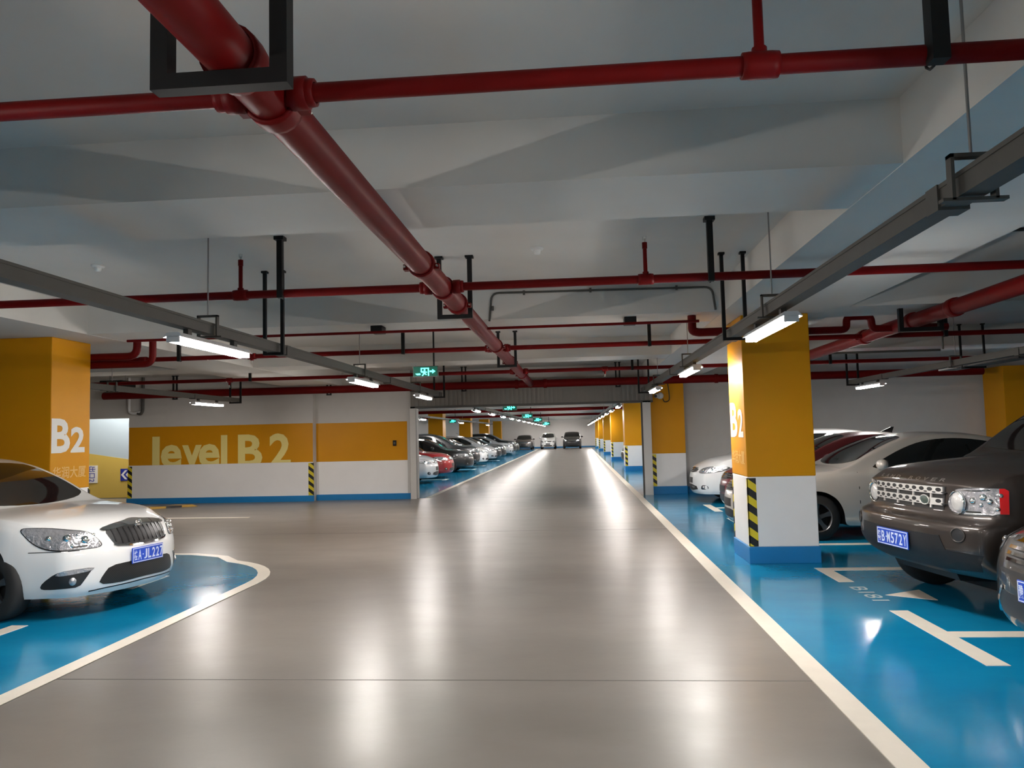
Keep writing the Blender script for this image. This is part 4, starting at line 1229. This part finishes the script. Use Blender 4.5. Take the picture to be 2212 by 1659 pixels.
def sym(half):
    """half outline on the +y side listed from the centre top outward and back to the centre bottom"""
    return half + [(-a, b) for a, b in half[::-1] if a > 1e-6]
def strip(half, th):
    """thin band following a half line from the centre outward"""
    up = half + []
    full = [(-a, b) for a, b in half[::-1] if a > 1e-6] + half
    return full + [(a, b - th) for a, b in full[::-1]]
M['mesh_black'] = stripe_mat('black_mesh_grille', (0.003, 0.003, 0.003), (0.016, 0.016, 0.016), 0.022, 1.0, 1.0)
M['slat_black'] = pm('gloss_black_slats', (0.006, 0.006, 0.007), 0.3)
def front_octavia(t, T, bvh):
    hl = [(-.65,.789,.80),(-.637,.771,.824),(-.487,.683,.812),(-.357,.61,.788),(-.222,.488,.767),(-.165,.454,.712),(-.105,.415,.624),(-.199,.584,.622),(-.329,.706,.624),(-.433,.741,.641),(-.531,.769,.688),(-.611,.786,.76)]
    for s in (1, -1):
        v = 'diagl' if s == 1 else 'diagr'
        g = lamp_unit(t, bvh, [U(p) for p in hl], 'diag', s, bulbs=((.52, .70, .040), (.66, .725, .038), (.80, .73, .028), (.58, .745, .014), (.45, .735, .016), (.62, .655, .016)))
        patch_mb(bvh, [(.50, .640), (.62, .637), (.62, .648), (.50, .651)], v, .011, .01, .03, 0).build('chrome_blade', M['chrome'], g)
        patch_mb(bvh, [(.50, .690), (.60, .696), (.60, .706), (.50, .702)], v, .011, .01, .03, 0).build('chrome_blade', M['chrome'], g)
    gr = sym([(0,.782),(.15,.778),(.30,.768),(.36,.755),(.345,.68),(.315,.625),(.14,.607),(0,.602)])
    g = patch_mb(bvh, gr, 'front', .004, .03, .035, 1).build('grille', M['trim_black'], t)
    y = -.30
    while y < .31:
        patch_mb(bvh, [(y - .006, .63 if abs(y) < .27 else .65), (y + .006, .63 if abs(y) < .27 else .65), (y + .006, .765), (y - .006, .765)], 'front', .012, .01, .1, 0).build('grille_slat', M['slat_black'], g); y += .06
    ch = sym([(0,.832),(.06,.828),(.10,.820),(.25,.805),(.40,.776),(.385,.752),(.33,.757),(.17,.775),(.08,.781),(.045,.765),(0,.755)])
    patch_mb(bvh, ch, 'front', .012, .02, .03, 1).build('chrome_grille_bar', M['chrome'], g)
    patch_mb(bvh, strip([(0,.607),(.15,.611),(.30,.625),(.33,.64)], .014), 'front', .010, .02, .04, 0).build('chrome_lower_bar', M['chrome'], g)
    h, nn = proj_pt(bvh, 0, .775, 'front')
    m = MB(); c = h + nn * .016
    ring = [(.044, -.004), (.046, .004), (.040, .008), (.034, .004)]
    m.lathe(ring, c, 'x', 28); m.ball(c, .006, .030, .030)
    m.build('round_emblem', M['chrome'], t)
    proj_text(bvh, 'RS', .215, .655, .07, .026, .018).build('small_chrome_badge', M['chrome'], t)
    lo = sym([(0,.464),(.19,.458),(.375,.447),(.435,.371),(.465,.292),(.312,.279),(.08,.290),(0,.292)])
    patch_mb(bvh, lo, 'front', .004, .03, .04, 1).build('lower_intake_mesh', M['mesh_black'], t)
    fog = [(-.469,.753,.296),(-.44,.752,.347),(-.333,.722,.425),(-.266,.69,.441),(-.126,.502,.457),(-.165,.564,.35),(-.195,.596,.29),(-.273,.681,.289),(-.421,.733,.282)]
    drl = [(-.315,.715,.429),(-.251,.68,.449),(-.121,.494,.456),(-.135,.518,.424),(-.216,.639,.408),(-.333,.721,.399)]
    for s in (1, -1):
        v = 'diagl' if s == 1 else 'diagr'
        fo = patch_mb(bvh, [U(p) for p in fog], v, .004, .03, .035, 1).build('fog_lamp_recess', M['trim_black'], t)
        patch_mb(bvh, [U(p) for p in drl], v, .008, .01, .03, 1).build('side_light_strip', M['lens'], fo)
        h, nn = proj_pt(bvh, *U((-.195, .667, .345)), v)
        m = MB(); m.ball(h - nn * .012, .034, .034, .040, 16, 10); m.build('fog_lamp', M['lens'], fo)
    patch_mb(bvh, strip([(0,.268),(.193,.262),(.40,.255),(.52,.243)], .010), 'front', .003, .02, .05, 0).build('lip_groove', M['trim_black'], t)
    h, nn = proj_pt(bvh, .003, .505, 'front')
    plate(t, h.x + .014, .505, '桂AJL227', y=.003, w=.40, h=.145)
    for v in ('left', 'right'):
        patch_mb(bvh, [(-.56, .615), (-.20, .615), (-.20, .609), (-.56, .609)], v, .0015, .01, .05, 0).build('bumper_seam', M['trim_black'], t)

M['hood_letters'] = pm('silver_bonnet_letters', (0.30, 0.28, 0.26), 0.3, metal=0.8)
M['badge_green'] = pm('oval_badge', (0.05, 0.07, 0.06), 0.3)
def oval(cx, cz, a, b, n=14): return [(cx + a * math.cos(2*PI*i/n), cz + b * math.sin(2*PI*i/n)) for i in range(n)]
def front_offroader(t, T, bvh):
    dy = .05
    g = patch_mb(bvh, [(-.495, .862), (.47, .862), (.49, 1.052), (-.515, 1.052)], 'front', .004, .03, .05, 0).build('grille', M['trim_black'], t)
    for z0, z1 in ((.990, 1.047), (.898, .955)):
        b = patch_mb(bvh, [(-.50, z0), (.475, z0), (.475, z1), (-.50, z1)], 'front', .022, .012, .04, 0).build('silver_grille_bar', M['silver_grille'], g)
        k = MB()
        for i in range(10):
            y = -.455 + i * .0985
            if z0 < .95 and abs(y - .277) < .06: continue
            patch_mb(bvh, oval(y, z1 - .023, .030, .016), 'front', .024, .003, .1, 0, k)
            patch_mb(bvh, oval(y + .05, z0 + .012, .022, .006, 10), 'front', .024, .003, .1, 0, k)
        k.build('grille_holes', M['trim_black'], g)
    for y in (-.35, -.12, .11, .34):
        for z0, z1 in ((.955, .990), (.872, .898)):
            patch_mb(bvh, [(y - .009, z0), (y + .009, z0), (y + .009, z1), (y - .009, z1)], 'front', .016, .01, .1, 0).build('grille_peg', M['silver_grille'], g)
    h, nn = proj_pt(bvh, .277, .932, 'front')
    m = MB(); c = h + nn * .024; m.ball(c, .010, .060, .036); m.build('oval_badge', M['badge_green'], g)
    m = MB(); m.tube([c + Vector((.002, .062 * math.cos(a), .038 * math.sin(a))) for a in [2*PI*i/24 for i in range(25)]], .005, 8); m.build('badge_rim', M['silver_grille'], g)
    bn = MB()
    x = -.475
    for w_ in 'LAND ROVER':
        if w_ != ' ':
            vs, fs = text_geo(w_, .02)
            o = []
            for a, b in vs:
                p, nn = proj_pt(bvh, x + a * .058, 1.088 + b * .024, 'front'); o.append(p + nn * .004)
            bn.add(o, fs)
        x += .0975
    bn.build('bonnet_lettering', M['hood_letters'], t)
    hd = [(-.2,.582,1.047),(-.398,.856,1.056),(-.417,.874,1.034),(-.391,.90,.859),(-.223,.705,.844),(-.178,.553,.852),(-.177,.51,.92),(-.186,.536,.983),(-.198,.581,1.008)]
    rd = [(-.375,.838,1.050),(-.401,.86,1.051),(-.422,.876,1.034),(-.394,.901,.861),(-.350,.870,.862)]
    for s in (1, -1):
        v = 'diagl' if s == 1 else 'diagr'
        L_ = lamp_unit(t, bvh, [U(p) for p in hd], 'diag', s, bulbs=((.68, .955, .030), (.755, .985, .032), (.80, .955, .026), (.74, .925, .020), (.85, .90, .02), (.87, 1.0, .02)))
        patch_mb(bvh, [U(p) for p in rd], v, .010, .01, .03, 0).build('red_side_marker', M['lens_red'], L_)
        h, nn = proj_pt(bvh, s * .598, .932, 'front')
        m = MB(); c = h + nn * .004
        m.lathe([(0, .022), (.05, .018), (.078, .008), (.086, -.01)], c, 'x', 32); m.build('round_main_lamp', M['lamp_glass'], L_)
        m = MB(); m.lathe([(.086, -.01), (.094, .010), (.090, .016), (.084, .008)], c, 'x', 32); m.build('round_lamp_ring', M['chrome'], L_)
        patch_mb(bvh, [(.62, .862), (.74, .862), (.74, .874), (.62, .874)], v, .011, .01, .03, 0).build('chrome_blade', M['chrome'], L_)
        patch_mb(bvh, [(.60, 1.026), (.80, 1.034), (.80, 1.042), (.60, 1.036)], v, .011, .01, .03, 0).build('chrome_blade', M['chrome'], L_)
        h, nn = proj_pt(bvh, s * .725, .695, 'front')
        fo = patch_mb(bvh, oval(s * .718, .692, .048, .048, 20), 'front', .003, .02, .03, 0).build('fog_lamp_recess', M['trim_black'], t)
        rg = []
        for i in range(25):
            q, nn = proj_pt(bvh, s * .718 + .052 * math.cos(2*PI*i/24), .692 + .052 * math.sin(2*PI*i/24), 'front'); rg.append(q + nn * .003)
        m = MB(); m.tube(rg, .006, 8); m.build('fog_lamp_ring', P_BROWN, fo)
    lw = [(-.56,.675),(.56,.675),(.606,.567),(.87,.55),(.80,.42),(.4,.39),(-.4,.39),(-.80,.42),(-.87,.55),(-.606,.567)]
    patch_mb(bvh, lw, 'front', .005, .03, .05, 0).build('dark_lower_bumper', M['lower_dark'], t)
    h, nn = proj_pt(bvh, 0, .585, 'front')
    plate(t, h.x + .016, .585, '粤BM572Y', w=.47, h=.148)
    m = MB(); m.prism([(-.20, .50), (-.30, .28), (-.9, .24), (-.9, .5)], 'y', -.42, .42)
    m.v = [(p[0], p[1], p[2]) for p in m.v]
    m.build('skid_plate', M['lower_dark'], t)

def front_passat(t, T, bvh):
    g = patch_mb(bvh, sym([(0,.79),(.44,.775),(.46,.70),(.40,.615),(0,.60)]), 'front', .004, .03, .05, 0).build('grille', M['trim_black'], t)
    for z, th, w in ((.760, .030, .44), (.712, .020, .435), (.675, .020, .425), (.638, .020, .41)):
        patch_mb(bvh, [(-w, z), (w, z), (w, z + th), (-w, z + th)], 'front', .020, .015, .05, 0).build('chrome_grille_bar', M['chrome'], g)
    h, nn = proj_pt(bvh, 0, .70, 'front')
    m = MB(); m.lathe([(0, .012), (.05, .010), (.06, 0)], h + nn * .02, 'x', 28); m.build('round_emblem', M['chrome'], g)
    hl = [(-.62,.80,.80),(-.47,.77,.815),(-.33,.70,.80),(-.24,.63,.77),(-.2,.60,.68),(-.3,.70,.66),(-.45,.79,.69),(-.58,.82,.74)]
    for s in (1, -1): lamp_unit(t, bvh, [U(p) for p in hl], 'diag', s, bulbs=((.72, .73, .03),))
    patch_mb(bvh, sym([(0,.59),(.50,.585),(.53,.565),(.48,.555),(0,.56)]), 'front', .004, .03, .05, 0).build('bumper_groove', M['trim_black'], t)
    patch_mb(bvh, sym([(0,.42),(.46,.44),(.58,.36),(.5,.28),(0,.27)]), 'front', .004, .03, .05, 0).build('lower_intake', M['trim_black'], t)
    for s in (1, -1):
        p = [(.44, .47), (.47, .47), (.66, .27), (.62, .26)]
        patch_mb(bvh, p if s == 1 else mir(p), 'front', .012, .02, .04, 0).build('chrome_corner_strip', M['chrome'], t)
    h, nn = proj_pt(bvh, 0, .48, 'front')
    plate(t, h.x + .014, .48, '豫E')
def paint_swap(frm, to): return {frm.name: to}
CARS = []
def set_car(t, x, y, hd, lab, grp=None):
    """hd: heading angle in degrees of the car's nose; (x, y) = middle of its front bumper"""
    t.location = (x, y, 0); t.rotation_euler = (0, 0, math.radians(hd))
    tag(t, lab, 'car', grp); CARS.append(t)
    return t
def sedan_proto(kind, paint):
    t, T, bvh = car_base(kind, paint)
    glasshouse(t, T, bvh, kind, paint)
    front_sedan(t, T, bvh, paint, 'generic')
    return t
exec_done = True
octavia, T, bvh = car_base('octavia', P_WHITE); glasshouse(octavia, T, bvh, 'octavia', P_WHITE)
set_car(octavia, -4.149, 7.13, -11.5, 'white saloon with black grille parked in front of the large yellow pillar')
if 'front_octavia' in globals(): front_octavia(octavia, T, bvh)
offr, T, bvh = car_base('offroader', P_BROWN); glasshouse(offr, T, bvh, 'offroader', P_BROWN)
set_car(offr, 2.738, 6.98, 188.9, 'large brown off-roader with silver grille in the right bay')
if 'front_offroader' in globals(): front_offroader(offr, T, bvh)
vwc, T, bvh = car_base('passat', P_DARK); glasshouse(vwc, T, bvh, 'passat', P_DARK)
set_car(vwc, 2.848, 5.03, 186, 'dark saloon with chrome barred grille beside the brown off-roader')
if 'front_passat' in globals(): front_passat(vwc, T, bvh)
long_saloon = sedan_proto('long saloon', P_SILVER)
set_car(long_saloon, 2.22, 11.75, 180, 'champagne silver saloon parked half behind the yellow pillar, beside the brown off-roader')
saloon = sedan_proto('saloon', P_RED); red_car = saloon; set_car(red_car, 2.62, 14.3, 180, 'dark red saloon between the silver saloon and the white hatchback')
FIN = MB(); FIN.prism([(-3.05, 1.43), (-2.86, 1.45), (-3.04, 1.535), (-3.09, 1.535)], 'y', -.02, .02); pass
hatch = sedan_proto('hatch', P_WHITE)
m = MB(); m.tube([(-2.0, .25, 1.48), (-2.45, .25, 1.72)], .006, 6); m.build('roof_aerial', M['trim_black'], hatch)
set_car(hatch, 2.48, 17.15, 180, 'white hatchback parked nearest the grey wall on the right')
cross = sedan_proto('crossover', P_GREY)
set_car(cross, -4.62, 36.6, 0, 'tall dark grey crossover in the far left row after the black saloon', 'cars in the far left row')
far = [
 ('saloon', P_LSILV, -4.62, 25.4, 'silver saloon first in the far left row, half hidden by the opening'),
 ('saloon', P_BRED, -4.60, 28.6, 'bright red saloon in the far left row beside the silver one'),
 ('saloon', P_BLACK, -4.45, 33.1, 'black saloon in the far left row after the red one'),
 ('saloon', P_WHITE, -4.55, 39.6, 'white saloon in the far left row just after the dark crossover'),
 ('hatch', P_LSILV, -4.6, 44.6, 'small silver hatchback in the far left row beyond the white saloon'),
 ('saloon', P_GREY, -4.6, 47.3, 'dark grey saloon in the far left row beyond the silver hatchback'),
 ('saloon', P_BLACK, -4.55, 50.0, 'black saloon deep in the far left row, fourth from its end'),
 ('saloon', P_LSILV, -4.6, 56.6, 'silver saloon deep in the far left row, third from its end'),
 ('crossover', P_BLACK, -4.6, 59.6, 'black crossover near the end of the far left row'),
 ('saloon', P_BLACK, -4.6, 62.6, 'black saloon last in the far left row'),
]
protos = {'saloon': (saloon, P_RED), 'hatch': (hatch, P_WHITE), 'crossover': (cross, P_GREY)}
for kind, p, x, y, lab in far:
    src, sp = protos[kind]
    set_car(copy_tree(src, None, paint_swap(sp, p)), x, y, 0, lab, 'cars in the far left row')
set_car(copy_tree(saloon, None, paint_swap(P_RED, P_TAUPE)), -5.15, 75.5, -90, 'taupe saloon at the end wall, leftmost of the three facing the aisle', 'cars at the end wall')
set_car(copy_tree(hatch, None, None), -2.75, 76.0, -90, 'white upright car in the middle of the end wall', 'cars at the end wall')
CARS[-1].scale = (1, .92, 1.06)
set_car(copy_tree(cross, None, None), -0.35, 75.0, -90, 'dark grey crossover at the end wall, rightmost of the three', 'cars at the end wall')
set_car(copy_tree(saloon, None, paint_swap(P_RED, P_BLACK)), 2.15, 37.0, 180, 'black car peeping out between the far right pillars')

FIN.build('shark_fin_aerial', P_BLACK, red_car)
